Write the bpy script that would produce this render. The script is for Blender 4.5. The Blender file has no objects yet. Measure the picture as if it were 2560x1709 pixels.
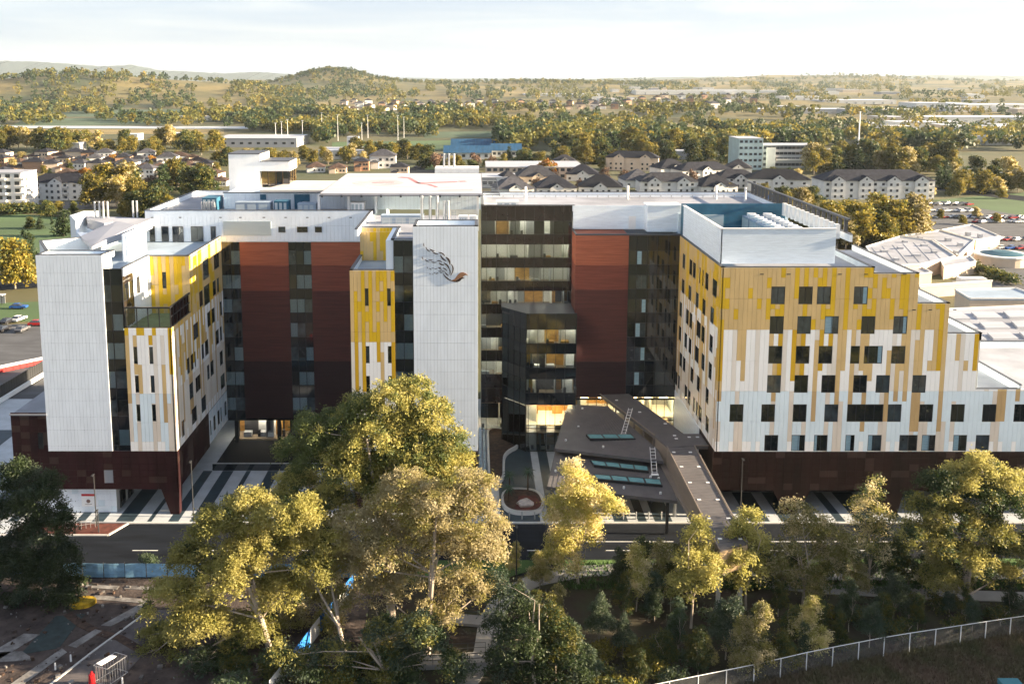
import bpy, math, random
import numpy as np
from mathutils import Vector, Matrix
D = bpy.data
SC = bpy.context.scene
C = SC.collection
RAD = math.radians
# ------------------------------------------------------------------ camera
CAM_H = 60.0
FOC, PCX, PCY, IMW, IMH = 2350.0, 1190.0, 535.0, 2560.0, 1709.0     # focal length and principal point in photo pixels
PITCH = math.atan((PCY - 200.0) / FOC)
cam_d = D.cameras.new('camera')
cam = D.objects.new('camera', cam_d)
C.objects.link(cam)
cam.location = (0, 0, CAM_H)
cam.rotation_euler = (math.pi / 2 - PITCH, 0, 0)
cam_d.sensor_width = 36.0
cam_d.lens = 36.0 * FOC / IMW
cam_d.shift_x = (IMW / 2 - PCX) / IMW
cam_d.shift_y = -(IMH / 2 - PCY) / IMW
cam_d.clip_start = 0.5
cam_d.clip_end = 60000
SC.camera = cam
_c, _s = math.cos(PITCH), math.sin(PITCH)
def at(px, py, Y=None, Z=None):
    """the point of the place seen at a photo pixel, on the plane y=Y or at height z=Z"""
    x = (px - PCX) / FOC; u = -(py - PCY) / FOC
    dx, dy, dz = x, _c + u * _s, -_s + u * _c
    t = Y / dy if Y is not None else (Z - CAM_H) / dz
    return Vector((dx * t, dy * t, CAM_H + dz * t))
# ------------------------------------------------------------------ sky, sun, exposure
SUN_EL, SUN_AZ = RAD(15), RAD(-2)          # azimuth measured from +X towards +Y
w = D.worlds.new('World'); SC.world = w; w.use_nodes = True
nt = w.node_tree; nt.nodes.clear()
sky = nt.nodes.new('ShaderNodeTexSky'); sky.sky_type = 'NISHITA'; sky.sun_disc = False
sky.sun_elevation = SUN_EL; sky.sun_rotation = math.pi / 2 - SUN_AZ
sky.altitude = 60; sky.air_density = 1.0; sky.dust_density = 1.2; sky.ozone_density = 1.5
# thin high veil of cloud over the whole sky
tc = nt.nodes.new('ShaderNodeTexCoord')
mp = nt.nodes.new('ShaderNodeMapping'); mp.inputs['Scale'].default_value = (1.2, 1.2, 14.0)
nz = nt.nodes.new('ShaderNodeTexNoise'); nz.inputs['Scale'].default_value = 2.2; nz.inputs['Detail'].default_value = 7; nz.inputs['Distortion'].default_value = .6
rp = nt.nodes.new('ShaderNodeValToRGB'); rp.color_ramp.elements[0].position = .44; rp.color_ramp.elements[1].position = .72
rp.color_ramp.elements[0].color = (2.35, 2.65, 3.35, 1); rp.color_ramp.elements[1].color = (3.9, 3.85, 3.9, 1)
mx = nt.nodes.new('ShaderNodeMix'); mx.data_type = 'RGBA'
mx.inputs[7].default_value = (2.75, 2.9, 3.45, 1)
bg = nt.nodes.new('ShaderNodeBackground'); bg.inputs['Strength'].default_value = .05
wo = nt.nodes.new('ShaderNodeOutputWorld')
L = nt.links.new
L(tc.outputs['Generated'], mp.inputs['Vector']); L(mp.outputs[0], nz.inputs['Vector']); L(nz.outputs['Fac'], rp.inputs['Fac'])
mx.inputs[0].default_value = .74; L(rp.outputs['Color'], mx.inputs[7]); L(sky.outputs['Color'], mx.inputs[6]); L(mx.outputs[2], bg.inputs['Color']); L(bg.outputs[0], wo.inputs['Surface'])
sun_d = D.lights.new('sun', 'SUN'); sun_d.energy = 5.0; sun_d.angle = RAD(.6); sun_d.color = (1.0, .80, .55)
sun = D.objects.new('sun', sun_d); C.objects.link(sun)
_sd = Vector((math.cos(SUN_EL) * math.cos(SUN_AZ), math.cos(SUN_EL) * math.sin(SUN_AZ), math.sin(SUN_EL)))
sun.rotation_euler = (-_sd).to_track_quat('-Z', 'Y').to_euler()
sun.location = (400, 0, 200)
vs = SC.view_settings
vs.view_transform = 'Standard'; vs.look = 'None'; vs.exposure = 2.42; vs.gamma = 1.0; vs.use_curve_mapping = False
SC.render.engine = 'CYCLES'
SC.cycles.use_denoising = True
SC.cycles.max_bounces = 6; SC.cycles.transparent_max_bounces = 12; SC.cycles.volume_bounces = 0
SC.cycles.sample_clamp_indirect = 4.0
try: SC.cycles.denoiser = 'OPENIMAGEDENOISE'
except Exception: pass

# ------------------------------------------------------------------ helpers
R = random.Random(11)
class MB:
    """collects boxes, prisms and tubes and links them as one mesh object"""
    def __init__(s): s.v = []; s.f = []; s.m = []
    def poly(s, pts, m=0):
        i = len(s.v); s.v += [tuple(p) for p in pts]; s.f.append(tuple(range(i, i + len(pts)))); s.m.append(m)
    def hexa(s, p, m=0):
        i = len(s.v); s.v += [tuple(q) for q in p]
        for f in ((0,3,2,1),(4,5,6,7),(0,1,5,4),(1,2,6,5),(2,3,7,6),(3,0,4,7)): s.f.append(tuple(i + k for k in f)); s.m.append(m)
    def box(s, x0, x1, y0, y1, z0, z1, m=0):
        s.hexa([(x0,y0,z0),(x1,y0,z0),(x1,y1,z0),(x0,y1,z0),(x0,y0,z1),(x1,y0,z1),(x1,y1,z1),(x0,y1,z1)], m)
    def obox(s, c, hx, hy, z0, z1, a, m=0):
        ca, sa = math.cos(a), math.sin(a)
        q = [(c[0]+x*ca-y*sa, c[1]+x*sa+y*ca) for x, y in ((-hx,-hy),(hx,-hy),(hx,hy),(-hx,hy))]
        s.hexa([(x,y,z0) for x,y in q]+[(x,y,z1) for x,y in q], m)
    def bar(s, p, q, w, h, m=0):
        """box beam from p to q, w wide and h high"""
        p, q = Vector(p), Vector(q); d = (q-p).normalized()
        up = Vector((0,0,1)) if abs(d.z) < .95 else Vector((0,1,0))
        a = d.cross(up).normalized()*w/2; b = a.cross(d).normalized()*h/2
        s.hexa([p-a-b, p+a-b, q+a-b, q-a-b, p-a+b, p+a+b, q+a+b, q-a+b], m)
    def fbox(s, fr, u0, u1, d0, d1, z0, z1, m=0):
        a, b, c, d = fr.p(u0,d1), fr.p(u1,d1), fr.p(u1,d0), fr.p(u0,d0)
        s.hexa([(*a,z0),(*b,z0),(*c,z0),(*d,z0),(*a,z1),(*b,z1),(*c,z1),(*d,z1)], m)
    def prism(s, pl, z0, z1, m=0, mt=None, ms=None):
        """pl counter-clockwise; z0/z1 numbers or one per corner"""
        n = len(pl); i = len(s.v)
        zb = z0 if hasattr(z0, '__len__') else [z0]*n
        zt = z1 if hasattr(z1, '__len__') else [z1]*n
        s.v += [(p[0],p[1],zb[k]) for k,p in enumerate(pl)] + [(p[0],p[1],zt[k]) for k,p in enumerate(pl)]
        s.f.append(tuple(i+k for k in reversed(range(n)))); s.m.append(m)
        s.f.append(tuple(i+n+k for k in range(n))); s.m.append(m if mt is None else mt)
        for k in range(n):
            s.f.append((i+k, i+(k+1)%n, i+n+(k+1)%n, i+n+k)); s.m.append(m if ms is None else ms)
    def tube(s, p, q, r0, r1=None, n=6, m=0, cap=True):
        r1 = r0 if r1 is None else r1
        p, q = Vector(p), Vector(q); d = (q-p).normalized()
        up = Vector((0,0,1)) if abs(d.z) < .95 else Vector((1,0,0))
        a = d.cross(up).normalized(); b = a.cross(d)
        i = len(s.v)
        for c, r in ((p,r0),(q,r1)):
            for k in range(n):
                t = 2*math.pi*k/n; s.v.append(tuple(c+a*(r*math.cos(t))+b*(r*math.sin(t))))
        for k in range(n):
            s.f.append((i+k, i+n+k, i+n+(k+1)%n, i+(k+1)%n)); s.m.append(m)
        if cap:
            s.f.append(tuple(i+k for k in range(n))); s.m.append(m)
            s.f.append(tuple(i+n+k for k in reversed(range(n)))); s.m.append(m)
    def sheet(s, a, b, c, d, t, m=0):
        """thin slab: corners a b c d (top), t thick"""
        q = [Vector(x) for x in (a,b,c,d)]; dn = Vector((0,0,-t))
        s.hexa([x+dn for x in q]+q, m)
    def me(s, name, mats):
        me = D.meshes.new(name); me.from_pydata(s.v, [], s.f)
        for x in (mats if isinstance(mats, (list,tuple)) else [mats]):
            if x: me.materials.append(x)
        if any(s.m): me.polygons.foreach_set('material_index', s.m)
        me.update(); return me
    def build(s, name, mats, parent=None, world=True):
        return link(name, s.me(name, mats), parent, world)
def link(name, me, parent=None, world=False):
    o = D.objects.new(name, me); C.objects.link(o)
    if parent is not None:
        o.parent = parent
        if world:
            l = Vector((0,0,0)); p = parent
            while p is not None: l += Vector(p.location); p = p.parent
            o.location = -l
    return o
def tag(o, label=None, cat=None, group=None, kind=None):
    for k, x in (('label',label),('category',cat),('group',group),('kind',kind)):
        if x: o[k] = x
    return o
def thing(name, loc, label, cat, group=None, rz=0):
    o = D.objects.new(name, None); C.objects.link(o); o.location = loc; o.rotation_euler = (0,0,rz); o.empty_display_size = .3
    return tag(o, label, cat, group)
def copy_tree(o, parent=None):
    c = o.copy(); C.objects.link(c); c.parent = parent
    for ch in list(o.children): copy_tree(ch, c)
    return c
class Fr:
    """a facade: u runs along it, d points out of it"""
    def __init__(s, x, y, deg):
        a = RAD(deg); s.x, s.y, s.a = x, y, a
        s.e = (math.cos(a), math.sin(a)); s.n = (math.sin(a), -math.cos(a))
    def p(s, u, d): return (s.x+u*s.e[0]+d*s.n[0], s.y+u*s.e[1]+d*s.n[1])
UNIT = {}
def unit_box(m):
    if m.name not in UNIT:
        b = MB(); b.box(-.5,.5,-.5,.5,-.5,.5); UNIT[m.name] = b.me('unit_'+m.name, m)
    return UNIT[m.name]
def panel(name, fr, u0, u1, d0, d1, z0, z1, m, parent):
    o = link(name, unit_box(m), parent)
    x, y = fr.p((u0+u1)/2, (d0+d1)/2)
    l = Vector((x, y, (z0+z1)/2)); p = parent
    while p is not None: l -= Vector(p.location); p = p.parent
    o.location = l; o.rotation_euler = (0,0,fr.a); o.scale = (u1-u0, abs(d1-d0), z1-z0)
    return o
# ------------------------------------------------------------------ materials
def mat(name, col, rough=.6, var=.0, scale=(1,1,1), bump=0., bscale=8., metal=0., ior=1.45, col2=None, detail=4, obj_random=0., spec=None, coord='pos', emit=None):
    m = D.materials.new(name); m.use_nodes = True
    t = m.node_tree; b = t.nodes['Principled BSDF']; l = t.links.new
    b.inputs['Base Color'].default_value = (*col, 1); b.inputs['Roughness'].default_value = rough
    b.inputs['Metallic'].default_value = metal; b.inputs['IOR'].default_value = ior
    if spec is not None: b.inputs['Specular IOR Level'].default_value = spec
    if emit: b.inputs['Emission Color'].default_value = (*emit[0],1); b.inputs['Emission Strength'].default_value = emit[1]
    if var or bump or col2 or obj_random:
        if coord == 'pos': v = t.nodes.new('ShaderNodeNewGeometry').outputs['Position']
        else: v = t.nodes.new('ShaderNodeTexCoord').outputs['Object']
        mpn = t.nodes.new('ShaderNodeMapping'); mpn.inputs['Scale'].default_value = scale; l(v, mpn.inputs['Vector'])
        n = t.nodes.new('ShaderNodeTexNoise'); n.inputs['Scale'].default_value = 1.0; n.inputs['Detail'].default_value = detail; n.inputs['Roughness'].default_value = .6
        l(mpn.outputs[0], n.inputs['Vector'])
        out = None
        if var or col2:
            r = t.nodes.new('ShaderNodeValToRGB')
            c2 = col2 if col2 else tuple(min(1, x*(1+var)) for x in col)
            c1 = col if col2 else tuple(x*(1-var) for x in col)
            r.color_ramp.elements[0].position = .36; r.color_ramp.elements[1].position = .64
            r.color_ramp.elements[0].color = (*c1,1); r.color_ramp.elements[1].color = (*c2,1)
            l(n.outputs['Fac'], r.inputs['Fac']); out = r.outputs['Color']
        if obj_random:
            oi = t.nodes.new('ShaderNodeObjectInfo')
            mr = t.nodes.new('ShaderNodeMapRange'); mr.inputs['To Min'].default_value = 1-obj_random; mr.inputs['To Max'].default_value = 1+obj_random
            l(oi.outputs['Random'], mr.inputs['Value'])
            mm = t.nodes.new('ShaderNodeVectorMath'); mm.operation = 'SCALE'
            if out: l(out, mm.inputs[0])
            else: mm.inputs[0].default_value = col
            l(mr.outputs[0], mm.inputs['Scale']); out = mm.outputs[0]
        if out: l(out, b.inputs['Base Color'])
        if bump:
            n2 = t.nodes.new('ShaderNodeTexNoise'); n2.inputs['Scale'].default_value = bscale; n2.inputs['Detail'].default_value = 5; l(v, n2.inputs['Vector'])
            bp = t.nodes.new('ShaderNodeBump'); bp.inputs['Strength'].default_value = bump; bp.inputs['Distance'].default_value = .1
            l(n2.outputs['Fac'], bp.inputs['Height']); l(bp.outputs[0], b.inputs['Normal'])
    return m
def glass_mat(name, tint, refl=.12, clear=.7, rough=.02):
    """window glass: partly see-through, mirror-like"""
    m = D.materials.new(name); m.use_nodes = True; t = m.node_tree; t.nodes.clear(); l = t.links.new
    o = t.nodes.new('ShaderNodeOutputMaterial'); tr = t.nodes.new('ShaderNodeBsdfTransparent'); tr.inputs[0].default_value = (*[x*clear for x in tint],1)
    g = t.nodes.new('ShaderNodeBsdfGlossy'); g.inputs['Roughness'].default_value = rough; g.inputs['Color'].default_value = (.9,.93,.95,1)
    fr = t.nodes.new('ShaderNodeFresnel'); fr.inputs['IOR'].default_value = 1.5
    ad = t.nodes.new('ShaderNodeMath'); ad.operation = 'ADD'; ad.inputs[1].default_value = refl; ad.use_clamp = True
    mxs = t.nodes.new('ShaderNodeMixShader'); l(fr.outputs[0], ad.inputs[0]); l(ad.outputs[0], mxs.inputs[0]); l(tr.outputs[0], mxs.inputs[1]); l(g.outputs[0], mxs.inputs[2]); l(mxs.outputs[0], o.inputs['Surface'])
    return m
M = {}
M['white'] = mat('white_panel', (.80,.86,.92), .42, .04, (.9,.9,.25))
M['white_b'] = mat('pale_blue_panel', (.68,.79,.86), .42, .05, (.9,.9,.25))
M['white_w'] = mat('bright_white_panel', (.88,.88,.87), .4, .03, (.9,.9,.3))
M['warm_w'] = mat('warm_white_panel', (.74,.69,.62), .45, .05, (.9,.9,.25))
M['pink'] = mat('pale_tan_panel', (.68,.61,.53), .45, .06, (.9,.9,.25))
M['sand'] = mat('sand_panel', (.62,.44,.20), .42, .07, (.9,.9,.25))
M['sand2'] = mat('tan_panel', (.50,.34,.16), .42, .07, (.9,.9,.25))
M['yellow'] = mat('yellow_panel', (.66,.42,.015), .38, .06, (.9,.9,.25))
M['yellow2'] = mat('gold_panel', (.60,.36,.015), .38, .06, (.9,.9,.25))
M['joint'] = mat('panel_joint', (.40,.42,.43), .8)
M['sandjoint'] = mat('sand_joint', (.20,.15,.08), .8)
M['screen'] = mat('white_louvre', (.76,.84,.91), .4, .06, (.5,.5,5))
M['roof'] = mat('roof_membrane', (.29,.30,.335), .7, .22, (.12,.12,.12), bump=.05, bscale=2)
M['roof_b'] = mat('blue_grey_roof', (.28,.35,.43), .6, .14, (.15,.15,.15))
M['coping'] = mat('dark_coping', (.06,.065,.075), .5)
M['steel'] = mat('galvanised_steel', (.55,.56,.57), .38, .1, (2,2,2), metal=.7)
M['whitepaint'] = mat('white_paint', (.78,.78,.77), .45, .04, (1,1,1))
M['teal'] = mat('blue_plant_screen', (.03,.12,.19), .5, .15, (.6,.6,.6))
M['greyblue'] = mat('grey_louvre', (.40,.46,.49), .55, .05, (.3,.3,6))
M['spandrel'] = mat('dark_spandrel_glass', (.010,.014,.019), .07, .25, (.4,.4,.4), ior=1.7)
M['spandrel_b'] = mat('brown_spandrel_glass', (.026,.020,.021), .10, .2, (.5,.5,.5), ior=1.7)
M['mull'] = mat('black_mullion', (.018,.019,.022), .45)
M['glass'] = glass_mat('window_glass', (.90,.95,.96), .05, .83)
M['glass_d'] = mat('dark_window_glass', (.012,.015,.017), .04, ior=2.0)
M['glass_e'] = mat('grey_reflection_glass', (.045,.060,.068), .05, .4, (.7,.7,.7), ior=1.9)  # grey and olive panes: varied reflections put into the glass colour
M['glass_f'] = mat('olive_reflection_glass', (.030,.032,.020), .05, .5, (.9,.9,.9), ior=2.1)
M['base_joint'] = mat('base_joint', (.055,.033,.028), .8)
M['blind'] = mat('teal_blind', (.30,.44,.50), .25, .1, (1,1,6))
M['frame'] = mat('window_frame', (.03,.032,.035), .4)
M['brown'] = mat('brown_metal_base', (.020,.009,.0075), .5, .35, (.55,.55,.10), spec=.2)
M['brown_l'] = mat('light_brown_metal', (.034,.015,.012), .5, .3, (.55,.55,.10))
M['maroon'] = mat('maroon_metal_base', (.026,.0095,.011), .5, .3, (.55,.55,.10), spec=.2)
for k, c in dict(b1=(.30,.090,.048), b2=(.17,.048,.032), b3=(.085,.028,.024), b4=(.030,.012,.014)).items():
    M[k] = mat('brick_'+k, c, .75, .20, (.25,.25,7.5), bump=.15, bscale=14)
M['canopy'] = mat('taupe_metal_roof', (.105,.098,.100), .5, .12, (.6,.6,.6))
M['canopy_s'] = mat('taupe_fascia', (.20,.165,.14), .5, .08, (.5,.5,2))
M['skylight'] = mat('skylight_glass', (.16,.34,.36), .08, .1, (1,1,1), ior=1.8)
M['int_w'] = mat('interior_white', (.72,.72,.68), .7)
M['int_o'] = mat('interior_timber', (.50,.27,.07), .6, .2, (1,1,4))
M['int_d'] = mat('interior_dark', (.06,.06,.065), .6)
M['int_g'] = mat('interior_grey', (.34,.35,.36), .7)
M['int_f'] = mat('interior_floor', (.32,.25,.17), .4)
M['lamp'] = mat('ceiling_light', (.9,.88,.8), .5, emit=((1,.90,.72), 5.0))
M['lamp_w'] = mat('lobby_light', (.9,.8,.6), .5, emit=((1,.66,.30), 6.5))
# ================================================================== the hospital
H = thing('hospital_building', (0,150,0), 'long multi-winged hospital clad in yellow, white, sand and brick panels with a bird emblem', 'building')
R = random.Random(5)
FLOORS = [(34.3,36.6),(30.3,32.6),(26.3,28.6),(22.3,24.6),(18.2,20.6),(14.2,16.5),(10.0,12.3)]
# ---------------------------------------------------------- windows
WIN = {}
def window(fr, u0, u1, z0, z1, d=-.03, mull=1, blind=0, panem=None):
    w_, h_ = round(u1-u0, 2), round(z1-z0, 2)
    key = (w_, h_, mull)
    if key not in WIN:
        b = MB(); t = .07
        b.box(-w_/2, w_/2, 0, .14, 0, t); b.box(-w_/2, w_/2, 0, .14, h_-t, h_)
        b.box(-w_/2, -w_/2+t, .002, .138, t, h_-t); b.box(w_/2-t, w_/2, .002, .138, t, h_-t)
        for k in range(mull): 
            x = -w_/2 + (k+1)*w_/(mull+1); b.box(x-.025, x+.025, .02, .10, t, h_-t)
        p = MB(); p.box(-w_/2+t, w_/2-t, .06, .09, t, h_-t)
        WIN[key] = (b.me('window_frame', M['frame']), p.me('pane', M['glass_d']))
    f, p = WIN[key]
    o = link('window', f, H); x, y = fr.p((u0+u1)/2, d)
    o.location = Vector((x, y, z0)) - Vector(H.location); o.rotation_euler = (0,0,fr.a)
    pm_ = p if R.random() < .45 else (p.copy()); 
    if pm_ is not p: pm_.materials[0] = M[R.choice(['glass_e','glass_f','glass_e'])]
    link('pane', pm_, o)
    if blind:
        b = MB(); s = 1 if blind > 0 else -1; q = abs(blind)
        xa = w_/2-.08-(w_-.16)*q if s > 0 else -w_/2+.08
        b.box(xa, xa+(w_-.16)*q, .035, .055, .09, h_-.09); link('blind', b.me('blind', M['blind']), o)
    return o
def snap(wins, u0, cw):
    out = []
    for a, b, z0, z1, *r in wins:
        n = max(1, round((b-a)/cw)); k = round((a-u0)/cw); out.append((u0+k*cw, u0+(k+n)*cw, z0, z1, *r))
    return out
def clad(fr, u0, u1, z0, ztop, cw, rh, wins, colf, g=.022, sub=3, thick=.10):
    """panel rectangles (u0,u1,z0,z1,material) of a clad wall with the window openings left free"""
    out = []
    n = int(math.ceil((u1-u0)/cw - 1e-6))
    for i in range(n):
        ua, ub = u0+i*cw, min(u1, u0+(i+1)*cw); um = (ua+ub)/2
        zt = ztop(um) if callable(ztop) else ztop
        zb = z0(um) if callable(z0) else z0
        k = 0; runs = []
        while zb+k*rh < zt-.05:
            za, zc = zb+k*rh, min(zt, zb+(k+1)*rh); m = colf(i, k, (za+zc)/2, zt, um)
            if runs and runs[-1][2] == m and k % sub: runs[-1][1] = zc
            else: runs.append([za, zc, m])
            k += 1
        cut = sorted((w_[2], w_[3]) for w_ in wins if w_[0] < um < w_[1])
        for za, zc, m in runs:
            segs = [(za, zc)]
            for ca, cb in cut:
                segs = [s for a, b in segs for s in ((a, min(b, ca)), (max(a, cb), b)) if s[1]-s[0] > .06]
            out += [(ua+g/2, ub-g/2, a+g/2, b-g/2, m) for a, b in segs]
    return out
PANELS = []
def lay(fr, rects, d1=0., thick=.10, name='cladding_panels', budget=0, parent=None):
    """the largest ones as panels of their own, the rest joined"""
    rects = sorted(rects, key=lambda r: -(r[1]-r[0])*(r[3]-r[2]))
    for r in rects[:budget]: panel('cladding_panel', fr, r[0], r[1], d1-thick, d1, r[2], r[3], M[r[4]], H)
    rest = rects[budget:]
    if rest:
        b = MB(); ms = sorted({r[4] for r in rest})
        for r in rest: b.fbox(fr, r[0], r[1], d1-thick, d1, r[2], r[3], ms.index(r[4]))
        o = b.build(name, [M[k] for k in ms], H); o['kind'] = 'stuff'
def yellow_cols(seed, zy, zw, ycut=.30, deep=.25, low='white_b', topbase='sand', runp=.5):
    """colour of a panel: sand and yellow above zy, white with sand runs between, pale blue below zw"""
    rr = random.Random(seed); cols = {}
    def f(i, k, z, zt, u):
        if i not in cols:
            kind = rr.random()
            cols[i] = dict(yell=kind < ycut, part=rr.random(), yend=zy-(rr.choice([0,1.44,2.88,5.8,7.2]) if rr.random() < deep else 0),
                           srun=rr.random() < runp, s0=zy-rr.choice([0,0,0,0,0,1.44,2.88,4.3]), s1=zw-rr.choice([-4.3,-2.9,-1.4,0,1.44,4.3,5.8]),
                           prun=rr.random() < .32, p0=zw-rr.choice([0,0,1.44,4.3]), w=rr.random() < .5, blk=[rr.random() for _ in range(40)])
        c = cols[i]
        if z > zy:
            if c['yell'] : return 'yellow' if (c['part'] < .35 or c['blk'][k] < .72) else topbase
            return 'yellow' if c['blk'][k] < .10 else topbase
        if c['yell'] and z > c['yend']: return 'yellow2'
        if c['srun'] and c['s1'] < z < c['s0']: return 'sand' if z > zw else 'sand2'
        if z > zw: return 'warm_w' if c['part'] < .28 else 'white_w'
        if k == 0 and c['w']: return 'white_w'
        if c['prun'] and z < c['p0']: return 'pink'
        return low
    return f
# ---------------------------------------------------------- curtain walls with rooms behind them
def rooms(fr, u0, u1, vis, depth, seed, warm=.3, name='room_interior'):
    rr = random.Random(seed); b = MB(); ms = ['int_w','int_o','int_d','int_g','int_f','lamp','mull']
    for z0, z1 in vis:
        zf, zc = z0-.75, z1+.35
        b.fbox(fr, u0, u1, -depth, -.25, zf-.3, zf, 4); b.fbox(fr, u0, u1, -depth, -.25, zc, zc+.2, 0)
        u = u0
        while u < u1-.05:
            w_ = min(rr.choice([.9,1.2,1.7,2.4,3.2]), u1-u); d = -depth+rr.choice([0,0,.6,1.6])
            b.fbox(fr, u, u+w_, d-.12, d, zf, zc, 1 if rr.random() < warm else rr.choice([0,0,0,3,2]))
            if rr.random() < .45: b.fbox(fr, u-.04, u+.04, -depth, -.7, zf, zc, rr.choice([0,0,3]))
            if rr.random() < .4: b.fbox(fr, u+.1, u+min(w_-.1,1.4), -2.2, -1.2, zf, zf+.8, rr.choice([0,2,3,1]))
            if rr.random() < .35: b.fbox(fr, u+.15, u+.55, -1.6, -1.2, zf, zf+1.2, 2)
            u += w_
        u = u0+.6
        while u < u1-1:
            b.fbox(fr, u, u+1.2, -2.6, -1.6, zc-.04, zc-.01, 5); u += 3.1
    return b.build(name, [M[k] for k in ms], H)
def curtain(fr, us, z0, z1, vis, sp='spandrel', depth=4.5, seed=1, warm=.3, inner=True, dark=()):
    """us: mullion positions; vis: glazed rows; the rest is spandrel panels"""
    vis = sorted(vis)
    lv = [z0] + [z for v in vis for z in v] + [z1]
    g = MB()
    for k in range(0, len(lv), 2):
        a, b = lv[k], lv[k+1]
        if b-a < .1: continue
        for ua, ub in zip(us, us[1:]):
            n = 2 if b-a > 3 else 1
            for q in range(n):
                panel('spandrel_panel', fr, ua+.03, ub-.03, -.12, -.02, a+(b-a)*q/n+.02, a+(b-a)*(q+1)/n-.02, M[sp], H)
    for r, (a, b) in enumerate(vis):
        for c, (ua, ub) in enumerate(zip(us, us[1:])):
            panel('pane', fr, ua+.03, ub-.03, -.09, -.06, a+.03, b-.03, M['glass_d'] if (r,c) in dark or not inner else M[('glass','glass','glass_e','glass_d')[(r*7+c*5+seed*3)%4]] if seed in (21,31,32,41) else M['glass'], H)
        g.fbox(fr, us[0], us[-1], -.14, .0, a-.025, a+.025); g.fbox(fr, us[0], us[-1], -.14, .0, b-.025, b+.025)
    for u in us: g.fbox(fr, u-.03, u+.03, -.16, .02, z0, z1)
    g.build('mullion_grid', M['mull'], H)
    if inner: rooms(fr, us[0], us[-1], vis, depth, seed, warm)
def lin(a, b, n): return [a+(b-a)*k/n for k in range(n+1)]
def ring(b, pts, z0, z1, t=.35, m=0, close=True):
    """parapet wall along the polyline pts"""
    n = len(pts)
    for k in range(n if close else n-1):
        p, q = Vector((*pts[k],0)), Vector((*pts[(k+1)%n],0)); d = (q-p).normalized()*t/2
        zz = (z0+z1)/2; b.bar((p.x-d.x,p.y-d.y,zz), (q.x+d.x,q.y+d.y,zz), t, z1-z0, m)

# ---------------------------------------------------------- masses (cores behind the facades), roofs
core = MB()
core.box(33.2, 53.5, 124.2, 150, 3.6, 34.2); core.box(53.5, 59.6, 124.2, 146, 3.6, 33.4); core.box(59.6, 64.0, 124.2, 146, 3.6, 29.4)
core.box(64.0, 68.65, 124.2, 146, 3.6, 25.2); core.box(68.65, 96, 124.2, 146, 3.6, 17.6)
core.box(33.2, 51.2, 152.6, 175, 0, 38.3); core.box(36, 50, 150, 152.6, 0, 34.2)
core.build('wing_core', M['white_b'], H)
core = MB()   # right of the tower, main block behind the dark glass
core.box(.9, 33.2, 162, 175, 0, 38.3); core.box(16.3, 33.2, 156.6, 162, 7.9, 38.2)
core.box(24.9, 33.0, 156.4, 156.6, 3, 8)
core.build('main_block_core', M['int_g'], H)
core = MB()
core.box(-53.4, -16.6, 150.3, 178, 4.3, 38.2); core.box(-42.6, .8, 158.4, 172, 38.2, 41.0)
core.box(-16.9, .1, 124.4, 150.3, 3.4, 33.8); core.box(-11, .1, 124.5, 150.3, 33.8, 38.3); core.box(-16.9, -11, 135.2, 150.3, 33.8, 38.3)
core.box(-8.3, .15, 124.3, 129, 38.3, 40)
core.build('tower_core', M['white_b'], H)
core = MB()
core.box(-59.0, -47.95, 124.3, 150.3, 3.7, 33.9); core.box(-47.95, -41.45, 133.35, 150.3, 9.2, 33.9); core.box(-47.8, -41.45, 124.3, 133.3, 3.7, 26.4)
core.box(-63.9, -59.0, 124.3, 150, 3.7, 13.6); core.box(-59.0, -50.3, 124.3, 127.4, 33.9, 36.2); core.box(-63.4, -58, 138, 160, 3.7, 34.5)
core.build('wing_core', M['white_b'], H)
rf = MB()
for x0,x1,y0,y1,z in ((33.1,53.4,124.1,152.5,34.2),(53.45,59.5,124.1,146,33.4),(59.55,63.95,124.1,146,29.4),(63.95,68.6,124.1,146,25.2),(68.6,96,124.1,146,17.6),
                      (.95,51.1,156.1,174.9,38.3),(-11.0,.1,124.5,150.2,38.33),(-16.85,-11.0,135.2,150.2,38.331),(-53.3,-16.7,150.4,177.8,38.25)):
    rf = MB(); rf.box(x0,x1,y0,y1,z+.02,z+.06); rf.build('roof', M['roof'], H)
rf = MB(); rf.box(-50.2,-47.5,124.3,150.1,33.95,34.0); rf.build('roof', M['roof_b'], H); rf = MB(); rf.box(-47.5,-41.4,133.3,150.1,33.952,34.002); rf.build('roof', M['roof_b'], H); rf = MB(); rf.box(-59,-50.2,127.5,150.1,33.94,33.99); rf.build('roof', M['roof_b'], H); rf = MB(); rf.box(-16.9,-11.1,124.2,135.1,33.82,33.86)
rf.build('roof', M['roof_b'], H)
# parapets with a dark coping
par = MB(); cop = MB()
def parapet(pts, z0, z1, t=.35, close=True):
    ring(par, pts, z0, z1, t, 0, close); ring(cop, pts, z1+.003, z1+.10, t+.10, 0, close)
parapet([(33.2,124.25),(53.4,124.25),(53.4,150)], 34.0, 35.08, close=False)
parapet([(33.2,124.25),(33.2,150)], 34.0, 35.08, close=False)
parapet([(53.6,124.25),(59.45,124.25),(59.45,145.8)], 33.2, 34.25, close=False)
parapet([(59.7,124.25),(63.85,124.25),(63.85,145.8)], 29.2, 30.15, close=False)
parapet([(64.1,124.25),(68.5,124.25),(68.5,145.8)], 25.0, 25.97, close=False)
parapet([(68.7,145.8),(95.8,145.8)], 17.4, 18.7, close=False); parapet([(74.5,124.25),(74.5,145.6)], 17.4, 18.7, close=False)
parapet([(68.8,124.25),(74.3,124.25)], 17.4, 18.15, close=False)
parapet([(16.3,156.2),(1.1,156.2),(1.1,174.7),(51.0,174.7),(51.0,126.2)], 38.2, 39.2, close=False)
parapet([(-53.2,150.25),(-16.9,150.25),(-16.9,131.2)], 38.1, 39.15, close=False)
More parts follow.
